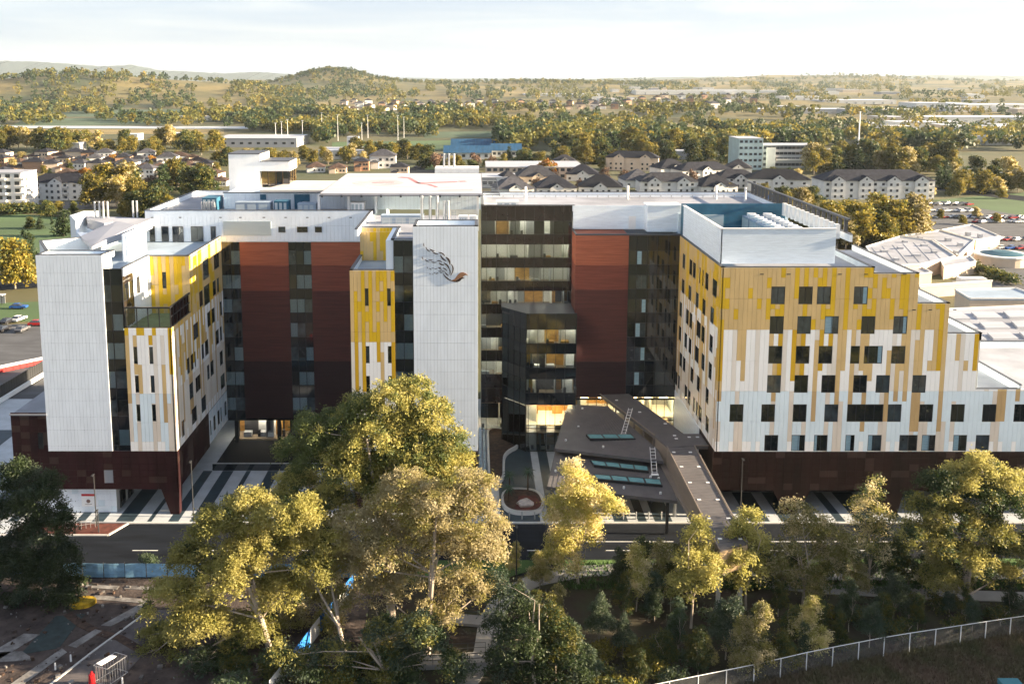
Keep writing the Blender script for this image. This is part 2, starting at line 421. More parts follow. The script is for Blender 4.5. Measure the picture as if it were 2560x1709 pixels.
parapet([(-53.2,150.6),(-53.2,177.6),(-16.6,177.6)], 38.1, 39.15, close=False)
parapet([(-16.75,135.2),(-11.2,135.2),(-11.2,124.5),(-8.6,124.5)], 38.1, 38.8, close=False)
parapet([(-16.8,134.8),(-16.8,124.3),(-11.3,124.3)], 33.7, 34.68, close=False)
parapet([(-8.2,124.3),(.05,124.3),(.05,129.5),(-8.2,129.5)], 39.9, 40.66)
parapet([(-47.6,124.4),(-47.4,133.2),(-41.5,133.2),(-41.5,150)], 33.8, 34.95, close=False)
parapet([(-58.9,124.3),(-50.4,124.3),(-50.0,127.3),(-58.9,127.3)], 36.0, 36.75)
parapet([(-63.6,135.4),(-59.2,127.6)], 34.0, 36.7, close=False); parapet([(-58.5,139),(-63.6,135.6)], 34.0, 36.7, close=False)
par.build('parapet', M['white'], H); cop.build('coping', M['coping'], H)

# ---------------------------------------------------------- east wing, front
F1 = Fr(33.0, 124.0, 0); CW, RH = .62, 1.44
def z7(x, y): p = at(1660+x/2.61, 450+y/2.61, Y=124); return p.x-33.0, p.z
def z8(x, y): p = at(1660+x/2.61, 900+y/2.61, Y=124); return p.x-33.0, p.z
wins = []
def row(zf, y0, y1, spans, blinds={}, extra={}):
    for k, (a, b) in enumerate(spans):
        ua, zt = zf(a, y0); ub, zb = zf(b, y1); wins.append((ua, ub, zb, zt, extra.get(k, 1 if b-a > 60 else 0), blinds.get(k, 0)))
row(z7, 695, 810, [(690,777),(867,957),(1017,1107),(1240,1332)], {3:.3})
row(z7, 888, 1003, [(682,770),(860,948),(1066,1157),(1276,1367),(1490,1580)], {2:-.55, 4:.25})
row(z7, 1082, 1197, [(674,762),(852,940),(1001,1088),(1222,1282),(1296,1326),(1341,1430),(1490,1582)], {5:.3})
row(z8, 98, 212, [(668,755),(845,932),(1020,1108),(1243,1332),(1390,1480),(1631,1722)])
row(z8, 288, 402, [(427,512),(631,718),(836,922),(1042,1130),(1204,1424),(1470,1558),(1665,1755),(1875,1968),(2087,2178),(2297,2385)], {}, {4:3})
row(z8, 488, 592, [(655,740),(829,915),(976,1061),(1194,1250),(1328,1415),(1535,1578),(1610,1652),(1685,1775),(1895,1985),(2046,2135)], {1:-.6,2:-.2,3:-.6,4:-.3,7:-.55,8:-.4})
wins = snap(wins, 0, CW)
for a, b, c, d, m_, bl in wins: window(F1, a, b, c, d, mull=m_, blind=bl)
step = lambda u: 35.05 if u < 20.5 else 34.2 if u < 26.6 else 30.1 if u < 31.0 else 25.9 if u < 35.65 else 18.1
lay(F1, clad(F1, 0, 62.0, 9.2, step, CW, RH, wins, yellow_cols(3, 26.4, 17.8, .40, .45, 'white_b', 'sand', .50)), budget=280)
b = MB(); b.fbox(F1, 0, 62, -.22, -.14, 9.2, 18.1); b.fbox(F1, 0, 35.6, -.22, -.14, 18.1, 25.9); b.fbox(F1, 0, 31, -.22, -.14, 25.9, 30.1); b.fbox(F1, 0, 26.6, -.22, -.14, 30.1, 34.2); b.fbox(F1, 0, 20.5, -.22, -.14, 34.2, 35.0)
b.build('joint_backing', M['joint'], H)
# east wing, side facing the forecourt
F2 = Fr(33.0, 150.0, -90)
wins2 = []
def uy(px, py): return 150.0 - 33.0*FOC/(px-PCX)*_c   # rough depth of a side-wall pixel
def z5s(x): return 1180+x/3.454
def srow(k, spans, base):
    zb, zt = base
    for a, b in spans:
        ya, yb = 33.0*FOC/(z5s(a)-PCX)-1.5, 33.0*FOC/(z5s(b)-PCX)-1.5
        wins2.append((150.0-ya, 150.0-yb, zb, zt, 0, 0))
srow(0, [(1794,1808),(1828,1848),(1890,1912),(1924,1948),(1984,1996),(2006,2018),(2030,2060),(2100,2135)], (30.3,32.7))
srow(1, [(1790,1803),(1834,1858),(1888,1915),(1952,1976),(2014,2044),(2085,2115)], (26.3,28.6))
srow(2, [(1815,1838),(1875,1898),(1910,1936),(1968,1982),(1992,2006),(2014,2044),(2085,2115)], (22.2,24.6))
srow(3, [(1796,1812),(1820,1840),(1868,1890),(1905,1930),(1960,1974),(1984,1998),(2020,2048),(2090,2118)], (18.2,20.6))
srow(4, [(1790,1806),(1830,1850),(1862,1886),(1930,1956),(1990,2014),(2070,2100)], (14.2,16.5))
srow(5, [(1800,1815),(1826,1842),(1880,1902),(1912,1934),(1966,1980),(1988,2002),(2010,2040),(2080,2110)], (10.2,12.5))
wins2 = [w_ for w_ in snap(wins2, 0, .6) if 0 <= w_[0] and w_[1] <= 26.2]
for a, b, c, d, m_, bl in wins2: window(F2, a, b, c, d, mull=m_)
lay(F2, clad(F2, 0, 26.0, 9.2, 35.05, .6, RH, wins2, yellow_cols(8, 27.0, 16.0, .34, .5, 'warm_w', 'sand', .6)))
b = MB(); b.fbox(F2, 0, 26, -.3, -.14, 9.2, 35.0); b.build('joint_backing', M['sandjoint'], H)
# ground-floor splayed white wall under the side
b = MB(); b.prism([(33.05,133),(33.05,150),(32.9,150),(32.9,133)][::-1], [0,0,0,0], [9.2,9.2,9.2,9.2]); b.build('white_wall', M['screen'], H)
# white louvre screen on the roof, plant well inside
def louvre(fr, u0, u1, z0, z1, step_=.30, t=.14):
    b = MB(); b.fbox(fr, u0, u1, -t, -.05, z0, z1)
    z = z0
    while z < z1-.05: b.fbox(fr, u0, u1, -.05, 0, z+.02, min(z+step_-.025, z1)); z += step_
    return b
louvre(Fr(33.4,126.2,0), 0, 15.6, 35.15, 39.95).build('roof_screen', M['screen'], H)
louvre(Fr(33.4,149.8,-90), 0, 23.6, 35.15, 39.95).build('roof_screen', M['screen'], H)
b = MB(); b.box(33.3,49.1,126.1,126.6,39.96,40.06); b.box(33.25,33.75,126.6,150,39.96,40.06); b.build('screen_coping', M['whitepaint'], H)
b = MB(); b.box(33.6,50.6,152.3,152.5,34.3,40.0); b.box(33.56,33.62,126.7,152.3,34.3,39.9); b.build('plant_well_wall', M['teal'], H)
b = MB(); b.box(36.5,40.5,152.1,152.28,35,38.2); b.build('plant_door', M['greyblue'], H)
b = MB(); b.box(33.6,50.6,152.55,156,38.2,38.3); b.build('roof', M['roof'], H)
for k in range(5):
    c = MB(); y0 = 131+k*4.1; c.box(43.2,48.6,y0,y0+3.6,34.4,38.3); 
    for q in range(3): c.box(43.16,43.22,y0+.15+q*1.15,y0+1.15+q*1.15,34.7,38.0,1)
    o = c.build('chiller_unit', [M['roof_b'], M['greyblue']], H)
    for q in range(2):
        for s_ in range(2): f = MB(); f.tube((44.4+2.6*q,y0+.95+1.7*s_,38.3),(44.4+2.6*q,y0+.95+1.7*s_,38.75),.72,.72,12,0); f.build('fan_cowl', M['whitepaint'], o)
# slotted screen along the right edge of the roof
b = MB()
for k in range(22): b.box(50.75,51.25,128+2.1*k,128.25+2.1*k,39.3,41.0)
b.box(50.8,51.2,127,175,41.0,41.25); b.build('roof_rail', M['coping'], H)
for k in range(12): b = MB(); b.box(49.6,50.2,128+2*k,128.9+2*k,38.3,40.3); b.build('roof_pier', M['whitepaint'], H)
# overflow slots
b = MB()
for u in (5.2,8.8,15.7,19.2,24.4): b.fbox(F1, u, u+.5, .0, .03, 34.1, 34.22)
for u in (26.0,28.2,31.5): b.fbox(F1, u, u+.45, .0, .03, 29.2, 29.32)
b.build('overflow_slot', M['mull'], H)

# ---------------------------------------------------------- brown base with splayed legs
def base(fr, u0, u1, z0, z1, mt, holes, legs, mt2, seed):
    rr = random.Random(seed); rects = []
    cw, rh = 1.24, .93
    n = int((u1-u0)/cw+.999); m_ = int(round((z1-z0)/rh))
    for i in range(n):
        for k in range(m_):
            ua, ub = u0+i*cw, min(u1,u0+(i+1)*cw); za, zb = z0+k*rh, z0+(k+1)*rh
            if any(h[0] < (ua+ub)/2 < h[1] and h[2] < (za+zb)/2 < h[3] for h in holes): continue
            rects.append((ua+.012, ub-.012, za+.012, zb-.012, mt2 if rr.random() < .10 else mt))
    lay(fr, rects, thick=.08, name='base_panels')
    b = MB(); b.fbox(fr, u0, u1, -.25, -.1, z0+.05, z1); b.build('joint_backing', M['base_joint'], H)
    for (ua, ub, va, vb) in legs:
        b = MB(); p, q, r_, s_ = fr.p(ua,-.05), fr.p(ub,-.05), fr.p(ub,-1.5), fr.p(ua,-1.5)
        p2, q2, r2, s2 = fr.p(va,-.05), fr.p(vb,-.05), fr.p(vb,-1.0), fr.p(va,-1.0)
        b.hexa([(*p2,0),(*q2,0),(*r2,0),(*s2,0),(*p,z0),(*q,z0),(*r_,z0),(*s_,z0)]); b.build('splayed_leg', M[mt], H)
base(F1, -.2, 62, 3.6, 9.17, 'brown', [], [(8.3,13.6,10.2,11.6),(21.5,26.6,24.6,25.8),(37,41.2,39.2,40.6),(51,55,53,54.4)], 'brown_l', 4)
b = MB(); b.box(33.2,96,131.5,131.8,0,3.6); b.box(33.2,96,124.3,146,3.45,3.62); b.box(33,33.3,124.1,150,0,9.1); b.build('undercroft_wall', M['brown'], H)
for u in (4.5,9.8,15.5,31,34.5,46):
    b = MB(); b.box(33+u,33+u+2.0,131.35,131.49,.1,2.9); b.build('service_door', M['int_d'], H)
FW = Fr(-64.0, 124.0, 0)
base(FW, 0, 22.7, 3.7, 9.2, 'maroon', [(12.4,14.0,4.6,6.6)], [(20.2,22.7,21.4,22.6)], 'brown_l', 6)
base(FW, 0, 4.9, 9.2, 14.4, 'maroon', [(3.9,4.9,10.2,12.2)], [], 'brown_l', 7)
b = MB(); b.fbox(FW, 3.6, 4.3, .001, .04, 9.6, 11.9); b.build('window', M['glass_d'], H)
b = MB(); b.fbox(FW, 12.4,14.0, -.09,-.04, 4.6,6.5); b.build('vent_grille', M['int_g'], H)
FWs = Fr(-41.3, 124.0, 90)
base(FWs, 0, 15.4, 3.7, 9.15, 'maroon', [(1.5,2.6,5,8),(5,7.5,4.6,8)], [], 'brown_l', 8)
b = MB(); b.box(-64,-59,124.1,150,14.0,14.42); b.box(-64.1,-59,123.9,124.2,14.4,14.6); b.build('low_roof', M['roof'], H)
# ground-level white box under the west wing
F0 = Fr(-61.0, 124.6, 0)
lay(F0, clad(F0, 0, 10.7, .05, 3.6, .9, .9, [], lambda i,k,z,zt,u: 'white_b' if (i*7+k*3)%11==0 else 'white', sub=1), thick=.06, name='white_box_panels')
b = MB(); b.box(-60.9,-50.4,124.75,132,0,3.65); b.build('white_box_core', M['joint'], H)
for y in (126.0,129.0): 
    b = MB(); b.box(-50.38,-50.28,y,y+1.9,.05,2.6); b.box(-50.30,-50.22,y+.1,y+.85,.15,2.5,1); b.box(-50.30,-50.22,y+1.0,y+1.8,.15,2.5,1); b.build('glazed_door', [M['frame'],M['glass_d']], H)
b = MB(); b.box(-41.1,-17.1,139.2,156,.01,.03); b.build('courtyard_shade_floor', mat('courtyard_shade_dark', (.010,.011,.013), .8, spec=.2), H)  # near-black sheet over the plaza; the courtyard's deep shade is in its colour

# ---------------------------------------------------------- west wing
def grid_white(fr, u0, u1, z0, z1, cw, zs, name='white_panels'):
    rects = []
    n = round((u1-u0)/cw); cw = (u1-u0)/n; rr = random.Random(int(u0*7+z1))
    zs = [z0]+[z for z in zs if z0+.2 < z < z1-.2]+[z1]
    for i in range(n):
        for a, b in zip(zs, zs[1:]): rects.append((u0+i*cw+.012, u0+(i+1)*cw-.012, a+.012, b-.012, 'white'))
    lay(fr, rects, name=name); b = MB(); b.fbox(fr, u0, u1, -.2, -.09, z0, z1); b.build('joint_backing', M['joint'], H)
ZS = sorted(z for f in FLOORS for z in f)
FL = Fr(-59.1, 124.0, 0)
grid_white(FL, 0, 8.9, 9.2, 36.75, .47, ZS)
FLs = Fr(-50.2, 124.02, 90)
grid_white(FLs, 0, 3.3, 34.0, 36.75, .55, [])
for u in (.7, 1.9): window(FLs, u, u+.8, 34.3, 36.0, d=.02)
FD = Fr(-50.2, 124.15, 0)
curtain(FD, [0,.9,2.5], 9.25, 34.9, FLOORS[1:], seed=21, warm=.05, depth=3.0)
# right flank of the dark strip above the terrace
FDs = Fr(-47.68, 124.2, 90)
curtain(FDs, [0,1.6,3.9], 26.6, 34.9, [(30.3,32.6)], sp='spandrel_b', seed=22, inner=False)
b = MB(); b.prism([(-47.7,128.1),(-47.0,133.1),(-47.3,133.2),(-47.95,128.1)], 26.5, 34.95); b.build('white_wall', M['white'], H)
b = MB(); b.prism([(-47.56,129.0),(-47.43,130.0),(-47.6,130.0),(-47.7,129.0)], 30.3, 32.7); b.build('window', M['frame'], H)
FU = Fr(-47.0, 133.0, 0)
wu = snap([(1.8,2.5,30.2,32.6,0,0)], 0, .57)
for a,b_,c,d,m_,bl in wu: window(FU,a,b_,c,d,mull=0)
lay(FU, clad(FU, 0, 5.7, 26.5, 34.95, .57, 1.4, wu, yellow_cols(14, 20, 10, .42, .3)), name='cladding_panels')
b = MB(); b.fbox(FU, 0, 5.7, -.3, -.14, 26.5, 34.9); b.build('joint_backing', M['sandjoint'], H)
F3 = Fr(-47.7, 124.0, 0)
w3 = [(a, a+.55, z0+.0, z0+2.4, 0, 0) for z0 in (21.7,17.65,13.55) for a in (1.0, 3.45)]
w3 = snap(w3, 0, .533)
for a,b_,c,d,m_,bl in w3: window(F3,a,b_,c,d,mull=0)
lay(F3, clad(F3, 0, 6.4, 9.25, 26.7, .533, 1.37, w3, yellow_cols(31, 25.4, 17.6, .34, .75, 'white_b', 'white_w', .55)), name='cladding_panels')
b = MB(); b.fbox(F3, 0, 6.4, -.3, -.14, 9.3, 26.6); b.build('joint_backing', M['joint'], H)
# terrace balustrade of dark posts and glass
b = MB(); gl = MB()
for k in range(5): b.box(-47.5+1.52*k-.06,-47.5+1.52*k+.06,124.1,124.22,26.7,29.5)
for k in range(6): b.box(-41.55,-41.43,125.6+1.5*k-.06,125.6+1.5*k+.06,26.7,29.5)
b.box(-47.56,-41.4,124.05,124.27,29.4,29.62); b.box(-41.6,-41.38,124.27,133.1,29.4,29.62); b.box(-47.56,-41.4,124.08,124.24,26.6,26.8); b.box(-41.58,-41.4,124.24,133.1,26.6,26.8); b.box(-41.57,-41.41,124.3,133,28.1,28.18)
o = b.build('terrace_balustrade', M['mull'], H)
for k in range(4): panel('pane', Fr(-47.5,124.16,0), .07+1.52*k, 1.45+1.52*k, -.02, .02, 26.82, 29.38, M['glass'], o)
for k in range(6): panel('pane', Fr(-41.49,124.2,90), .1+1.5*k, 1.36+1.5*k, -.02, .02, 26.82, 29.38, M['glass'], o)
b = MB(); b.box(-47.4,-41.7,124.3,133,26.46,26.52); b.build('terrace_turf', mat('terrace_green', (.10,.17,.10), .9, .3, (1,1,1)), H)
# side wall facing the courtyard
F4 = Fr(-41.3, 124.0, 90)
rr = random.Random(77); w4 = []
for z0, us in ((30.3,[(21.3,23.0),(23.6,24.6)]),(26.3,[(13.2,15.2),(20.6,22.2),(22.9,23.9),(25,26)]),(22.2,[(9.6,12.2),(17,18.6),(19.2,20.8),(24.3,25.6)]),
               (18.2,[(6.1,7.3),(8.0,8.9),(9.4,10.2),(13,14.2),(15,16.6),(20.8,22.6),(23.2,24.2)]),(14.2,[(6.4,8.2),(9.5,10.5),(11.0,12.2),(15.6,17.0),(17.6,19.2),(23.0,25.0)]),
               (10.2,[(2.2,3.2),(7.0,9.2),(12.2,14.4),(22.5,24.6)])):
    w4 += [(a,b_,z0,z0+2.35,0,0) for a,b_ in us]
w4.append((15.4,18.3,29.9,32.9,0,0)); w4.append((15.4,18.3,25.9,28.9,0,0))
w4 = [w_ for w_ in snap(w4, 0, .6) if w_[1] <= 26 and (w_[3] < 26.5 or w_[0] > 9.1)]
for a,b_,c,d,m_,bl in w4: window(F4,a,b_,c,d,mull=0)
lay(F4, clad(F4, 0, 26.4, 9.25, lambda u: 26.7 if u < 9.1 else 34.9, .6, 1.4, w4, yellow_cols(41, 26.0, 17.0, .30, .5, 'warm_w', 'sand', .5)), name='cladding_panels')
b = MB(); b.fbox(F4, 0, 26.4, -.3, -.14, 9.3, 26.6); b.fbox(F4, 9.1, 26.4, -.3, -.14, 26.6, 34.9); b.build('joint_backing', M['sandjoint'], H)
w5 = snap([(16+2.05*k, 16+2.05*k+(1.0 if k%3 else .6), 5.2, 7.6, 0, 0) for k in range(5)], 15.4, .6)
for a,b_,c,d,m_,bl in w5: window(F4,a,b_,c,d,mull=0)
lay(F4, clad(F4, 15.4, 26.2, 4.05, 9.0, .6, 1.25, w5, lambda i,k,z,zt,u: 'white_b' if (i*5+k)%3 else 'white'), name='cladding_panels')
b = MB(); b.fbox(F4, 15.4, 26.4, -.3, -.14, 4.05, 9.15); b.build('joint_backing', M['joint'], H)
# roof terrace structures of the west wing
b = MB(); b.box(-51.2,-50.95,134,142,34.0,37.9); 
for k in range(5): b.box(-51.0,-50.5,134.1+1.9*k,134.4+1.9*k,34.0,37.7)
b.build('roof_screen', M['screen'], H)
b = MB(); b.prism([(-63.3,135.4),(-59.0,128),(-58.6,138.8)], 34.5, 34.7); b.prism([(-62.8,146),(-57.5,139.2),(-57.2,146.5)], 34.6, 34.8); b.build('plant_well_floor', M['teal'], H)
b = MB(); b.prism([(-59.3,139),(-54.0,130.2),(-52.2,142.4),(-56.5,146.5),(-57.9,144.6)], 36.4, [36.8,36.8,38.0,38.0,37.6]); b.prism([(-57.9,144.7),(-56.5,146.6),(-52.2,142.6),(-52.2,150),(-64.1,153),(-62.8,150)], 36.3, 37.9); b.build('folded_roof', M['roof'], H)
b = MB(); b.prism([(-66.5,152.4),(-62.8,145.8),(-62.5,146.1),(-64.1,153)], 30, 38.1); b.prism([(-57.3,139),(-58.9,139.3),(-62.8,146),(-62.5,146.2),(-57.7,144.3)], 30, 36.3); b.prism([(-66.6,152.5),(-64.1,153.1),(-64.1,158),(-66.6,158)],30,38.0); b.build('white_wall', M['white'], H)
for x, y in ((-61.6,150.5),(-60.9,150.6),(-60.2,150.4),(-59.6,150.7),(-55.8,151.5),(-55.2,151.6)):
    b = MB(); b.tube((x,y,37.8),(x,y,40.6),.16,.16,8); b.build('flue_pipe', M['steel'], H)

# ---------------------------------------------------------- courtyard back wall: brick piers, glass strips, white band
F5 = Fr(-41.3, 150.0, 0)
def brick_pier(fr, u0, u1, zs, ms, d0=-.3, d1=.0, name='brick_pier'):
    b = MB()
    for k in range(len(zs)-1): b.fbox(fr, u0, u1, d0, d1, zs[k+1]+.012, zs[k]-.012, k)
    return b.build(name, [M[k] for k in ms], H)
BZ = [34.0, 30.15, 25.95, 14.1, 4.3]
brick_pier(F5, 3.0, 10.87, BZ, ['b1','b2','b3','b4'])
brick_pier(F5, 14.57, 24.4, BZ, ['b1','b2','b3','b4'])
VIS = [f for f in FLOORS[1:]]+[(5.7,7.9)]
curtain(Fr(-41.3,150.06,0), [.0,1.5,3.0], 4.3, 34.0, VIS, seed=31, warm=.12)
curtain(Fr(-30.43,150.06,0), [0,1.2,2.45,3.7], 4.3, 34.0, VIS, seed=32, warm=.10)
# recessed lower floors of the courtyard
b = MB(); b.box(-41.3,-16.9,150.2,154,3.9,4.28); b.box(-41.3,-16.9,156.2,156.5,0,4.2,1); b.box(-41.2,-16.9,154.0,156,.0,.1,1); b.build('soffit', [M['spandrel'],M['int_d']], H)
for x in (-40.3,-33.2,-26,-19.5): b = MB(); b.box(x,x+.6,150.4,151,0,4); b.build('column', M['mull'], H)
rooms(Fr(-40.6,151.0,0), 0, 8.6, [(1.0,3.2)], 4.0, 51, .5)
grid_white(Fr(-53.4,150.05,0), 0, 36.7, 34.1, 39.1, .62, [36.7])
FB = Fr(-53.4,149.98,0)
for a, b_, z0, z1 in ((.7,1.5,34.15,36.6),(2.6,3.7,34.15,36.6),(4.35,6.1,34.1,36.6),(7.35,9.3,34.15,36.6),(10.55,11.35,34.15,36.6),(21.5,22.6,35.65,36.55),(24.5,26.2,35.65,36.55),(27.4,28.5,35.65,36.55)):
    window(FB, a, b_, z0, z1, d=.10, mull=1 if b_-a > 1.5 else 0)
louvre(Fr(-40.8,149.9,0), 0, 7.7, 35.1, 37.45, .18).build('wall_louvre', M['greyblue'], H)
b = MB()
for u in (1,5.5,12.0,15.2,19,22.5,26,29.5,33): b.fbox(FB, u, u+.4, .04, .07, 38.0, 38.12)
b.build('overflow_slot', M['mull'], H)

# ---------------------------------------------------------- yellow strip, dark strip and bird tower
F6 = Fr(-17.0, 124.0, 0)
w6 = [(u, u+.55, z, z+2.35, 0, 0) for z in (30.3-.4,21.8,17.7,13.6) for u in (2.3,4.85)]
w6 = [(u,u+.55,z,z+2.4,0,0) for z in (29.8,21.8,17.6,13.5) for u in (2.2,4.8)]
w6 = snap(w6, 0, .5)
for a,b_,c,d,m_,bl in w6: window(F6,a,b_,c,d,mull=0)
lay(F6, clad(F6, 0, 6.0, 9.25, 34.65, .5, 1.41, w6, yellow_cols(52, 25.0, 14, .40, .6, 'white_b', 'sand', .45)), name='cladding_panels')
b = MB(); b.fbox(F6, 0, 6, -.35, -.14, 9.2, 34.6); b.build('joint_backing', M['sandjoint'], H)
F7 = Fr(-16.9, 135.0, 0)
lay(F7, clad(F7, 0, 4.8, 33.9, 38.75, .48, 1.41, [], yellow_cols(61, 20, 10, .45, .6)), name='cladding_panels')
b = MB(); b.fbox(F7, 0, 4.8, -.2, -.14, 33.9, 38.7); b.box(-12.1,-11.0,124.3,135.1,33.9,38.7,1); b.build('joint_backing', [M['sandjoint'],M['white']], H)
curtain(Fr(-11.05,124.15,0), [0,1.28,2.55], 9.25, 38.75, FLOORS, seed=41, warm=.25, depth=3.0)
b = MB(); b.box(-16.95,.2,124.3,124.5,3.4,9.2); b.box(-16.95,.2,124.5,150,0,3.4); b.build('tower_base', M['brown'], H)
FT = Fr(-8.45, 124.0, 0)
grid_white(FT, 0, 8.7, 9.3, 40.62, .46, ZS)
b = MB(); b.box(-8.4,.22,123.95,124.3,9.16,9.28); b.build('trim', M['coping'], H)
base(Fr(-8.45,124.05,0), 0, 8.7, 3.5, 9.1, 'brown', [], [], 'brown_l', 9)
# tower flank towards the forecourt
b = MB(); b.box(.12,.26,124.1,150,9.3,38.4); b.box(.12,.26,124.1,129.6,38.4,40.6); b.build('white_wall', M['white_w'], H)
# the bird emblem
ck = mat('emblem_dark', (.035,.018,.014), .5); tn = mat('emblem_tan', (.30,.155,.085), .45, .1, (2,2,2))
EM = D.objects.new('bird_emblem', None); C.objects.link(EM); EM.parent = H; EM.location = Vector((-4,123.9,33))-Vector(H.location)
def ez(x, y): p = at(1030+x/8.711, 560+y/8.711, Y=124); return (p.x, p.z)
def flat(pts, y0, y1):
    b = MB(); n = len(pts)
    ar = sum(pts[k][0]*pts[(k+1)%n][1]-pts[(k+1)%n][0]*pts[k][1] for k in range(n))
    if ar < 0: pts = pts[::-1]
    b.v = [(x,y0,z) for x,z in pts]+[(x,y1,z) for x,z in pts]; b.f = [tuple(range(n)), tuple(reversed(range(n,2*n)))]+[((k+1)%n,k,n+k,n+(k+1)%n) for k in range(n)]; b.m = [0]*len(b.f)
    return b
def stroke(ps, w_):
    """leaf-shaped stroke along a bezier through up to three points"""
    if len(ps) == 2:
        (x0,y0),(x1,y1) = ps; ps = [ps[0], ((x0+x1)/2-(y1-y0)*.10, (y0+y1)/2+(x1-x0)*.10), ps[1]]
    (x0,y0),(x1,y1),(x2,y2) = ps; cx, cy = 2*x1-(x0+x2)/2, 2*y1-(y0+y2)/2
    lft, rgt = [], []
    for k in range(9):
        t = k/8; x = (1-t)**2*x0+2*t*(1-t)*cx+t*t*x2; y = (1-t)**2*y0+2*t*(1-t)*cy+t*t*y2
        dx = 2*(1-t)*(cx-x0)+2*t*(x2-cx); dy = 2*(1-t)*(cy-y0)+2*t*(y2-cy); l = math.hypot(dx,dy) or 1
        h = w_/2*(math.sin(math.pi*min(1,t*.92+.04))**.8+.12); lft.append(ez(x-dy/l*h, y+dx/l*h)); rgt.append(ez(x+dy/l*h, y-dx/l*h))
    return lft+rgt[::-1]
STR = [([(258,410),(270,490)],11),([(300,500),(395,600)],17),([(385,540),(490,580)],22),([(440,595),(570,650)],22),([(575,615),(660,640),(715,695)],22),([(620,675),(745,800)],30),([(730,720),(800,780),(825,880)],36),([(850,870),(893,980),(840,1120)],24),
 ([(220,705),(250,770)],11),([(280,765),(375,815)],15),([(360,772),(450,780)],17),([(420,815),(540,825)],17),([(540,800),(600,800),(660,830)],17),([(585,840),(700,890)],23),([(690,845),(770,900),(810,980)],26),([(810,960),(828,1030),(825,1100)],17),
 ([(330,930),(350,965)],8),([(380,960),(425,985)],11),([(430,957),(480,953)],10),([(485,972),(550,962)],10),([(560,942),(640,938)],15),([(595,960),(660,985)],13),([(670,955),(720,975),(760,1020)],17),([(720,1040),(800,1120)],19),
 ([(380,1070),(410,1090)],8),([(430,1092),(470,1085)],8),([(470,1062),(510,1050)],9),([(510,1077),(570,1055)],10),([(570,1022),(640,1008)],11),([(600,1045),(670,1045)],12),([(650,1010),(720,1025)],12),([(680,1080),(770,1180),(890,1245)],22)]
for ps, w_ in STR: flat(stroke(ps, w_), 123.925, 123.99).build('feather', ck, EM)
flat([ez(*p) for p in ((855,1228),(930,1192),(1000,1098),(1055,1055),(1110,1046),(1170,1072),(1222,1122),(1165,1106),(1115,1138),(1100,1165),(1010,1190),(950,1232),(880,1242))], 123.92, 123.99).build('bird_head', tn, EM)
flat([ez(*p) for p in ((850,1232),(950,1234),(1020,1190),(1090,1156),(1148,1168),(1082,1196),(1040,1242),(980,1262),(920,1258))], 123.915, 123.985).build('bird_throat', ck, EM)

# ---------------------------------------------------------- forecourt glass walls and brick pier
F8 = Fr(.9, 156.0, 0)
us = [0,.85,2.55,4.35,5.7,7.3,8.9,10.55,12.2,13.8,15.2]
curtain(F8, us, 4.9, 39.2, [f for f in FLOORS], 'spandrel_b', 5.0, 61, .22, True, {(6,6),(6,9),(6,8)})
curtain(Fr(.9,156.0,0), [0,.85,2.9,5.0,7.0], .1, 4.85, [(.2,4.7)], 'spandrel', 6.0, 62, .9)
F9 = Fr(16.15, 150.0, 0)
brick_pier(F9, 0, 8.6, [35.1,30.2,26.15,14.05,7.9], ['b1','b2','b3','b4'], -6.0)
b = MB(); b.fbox(F9,-.05,16.9,-.4,.06,35.1,35.35); b.fbox(F9,-.06,.2,-6,-.4,35.1,35.35); b.build('coping', M['coping'], H)
curtain(Fr(24.8,150.05,0), [0,1.3,3.0,4.6,6.4,8.2], 7.9, 35.1, FLOORS[1:], 'spandrel', 4, 63, .3, False)
b = MB()
FR_ = Fr(24.8,150.05,0)
for z0, z1 in FLOORS[1:]: window(FR_, 1.3, 3.0, z0, z1, d=.03, mull=1, blind=R.choice([-.5,.4,0,-.45]))
# white penthouse behind the pier with doors
louvre(Fr(16.3,156.0,0), 0, 12.0, 35.2, 39.2, .42).build('penthouse_wall', M['screen'], H)
louvre(Fr(28.3,153.0,0), 0, 5.4, 35.2, 39.6, .42).build('penthouse_wall', M['screen'], H); b = MB(); b.box(28.3,33.7,153.1,156.1,35.2,39.5); b.box(28.1,33.75,152.85,156.4,39.5,39.7); b.box(28.2,28.3,153,156,35.2,39.5); b.build('penthouse_core', M['screen'], H)
b = MB(); b.box(25.6,26.8,155.85,155.95,35.2,37.4); b.build('roof_door', M['whitepaint'], H)
b = MB(); b.box(16.2,33.2,150.4,156,34.2,34.3); b.build('roof', M['roof_b'], H)
# lobby glazing, ground to second floor
LOB = MB()
curtain(Fr(24.8,150.05,0), [0,1.3,2.6,3.9,5.2,6.5,8.1], .1, 7.85, [(.2,3.9),(4.0,7.5)], 'spandrel', 7, 64, .9)
curtain(Fr(16.2,150.05,0), [0,1.0,2.4,3.8,5.2,6.6,8.6], .1, 7.85, [(.2,3.9),(4.0,7.5)], 'spandrel', 7, 65, .95)
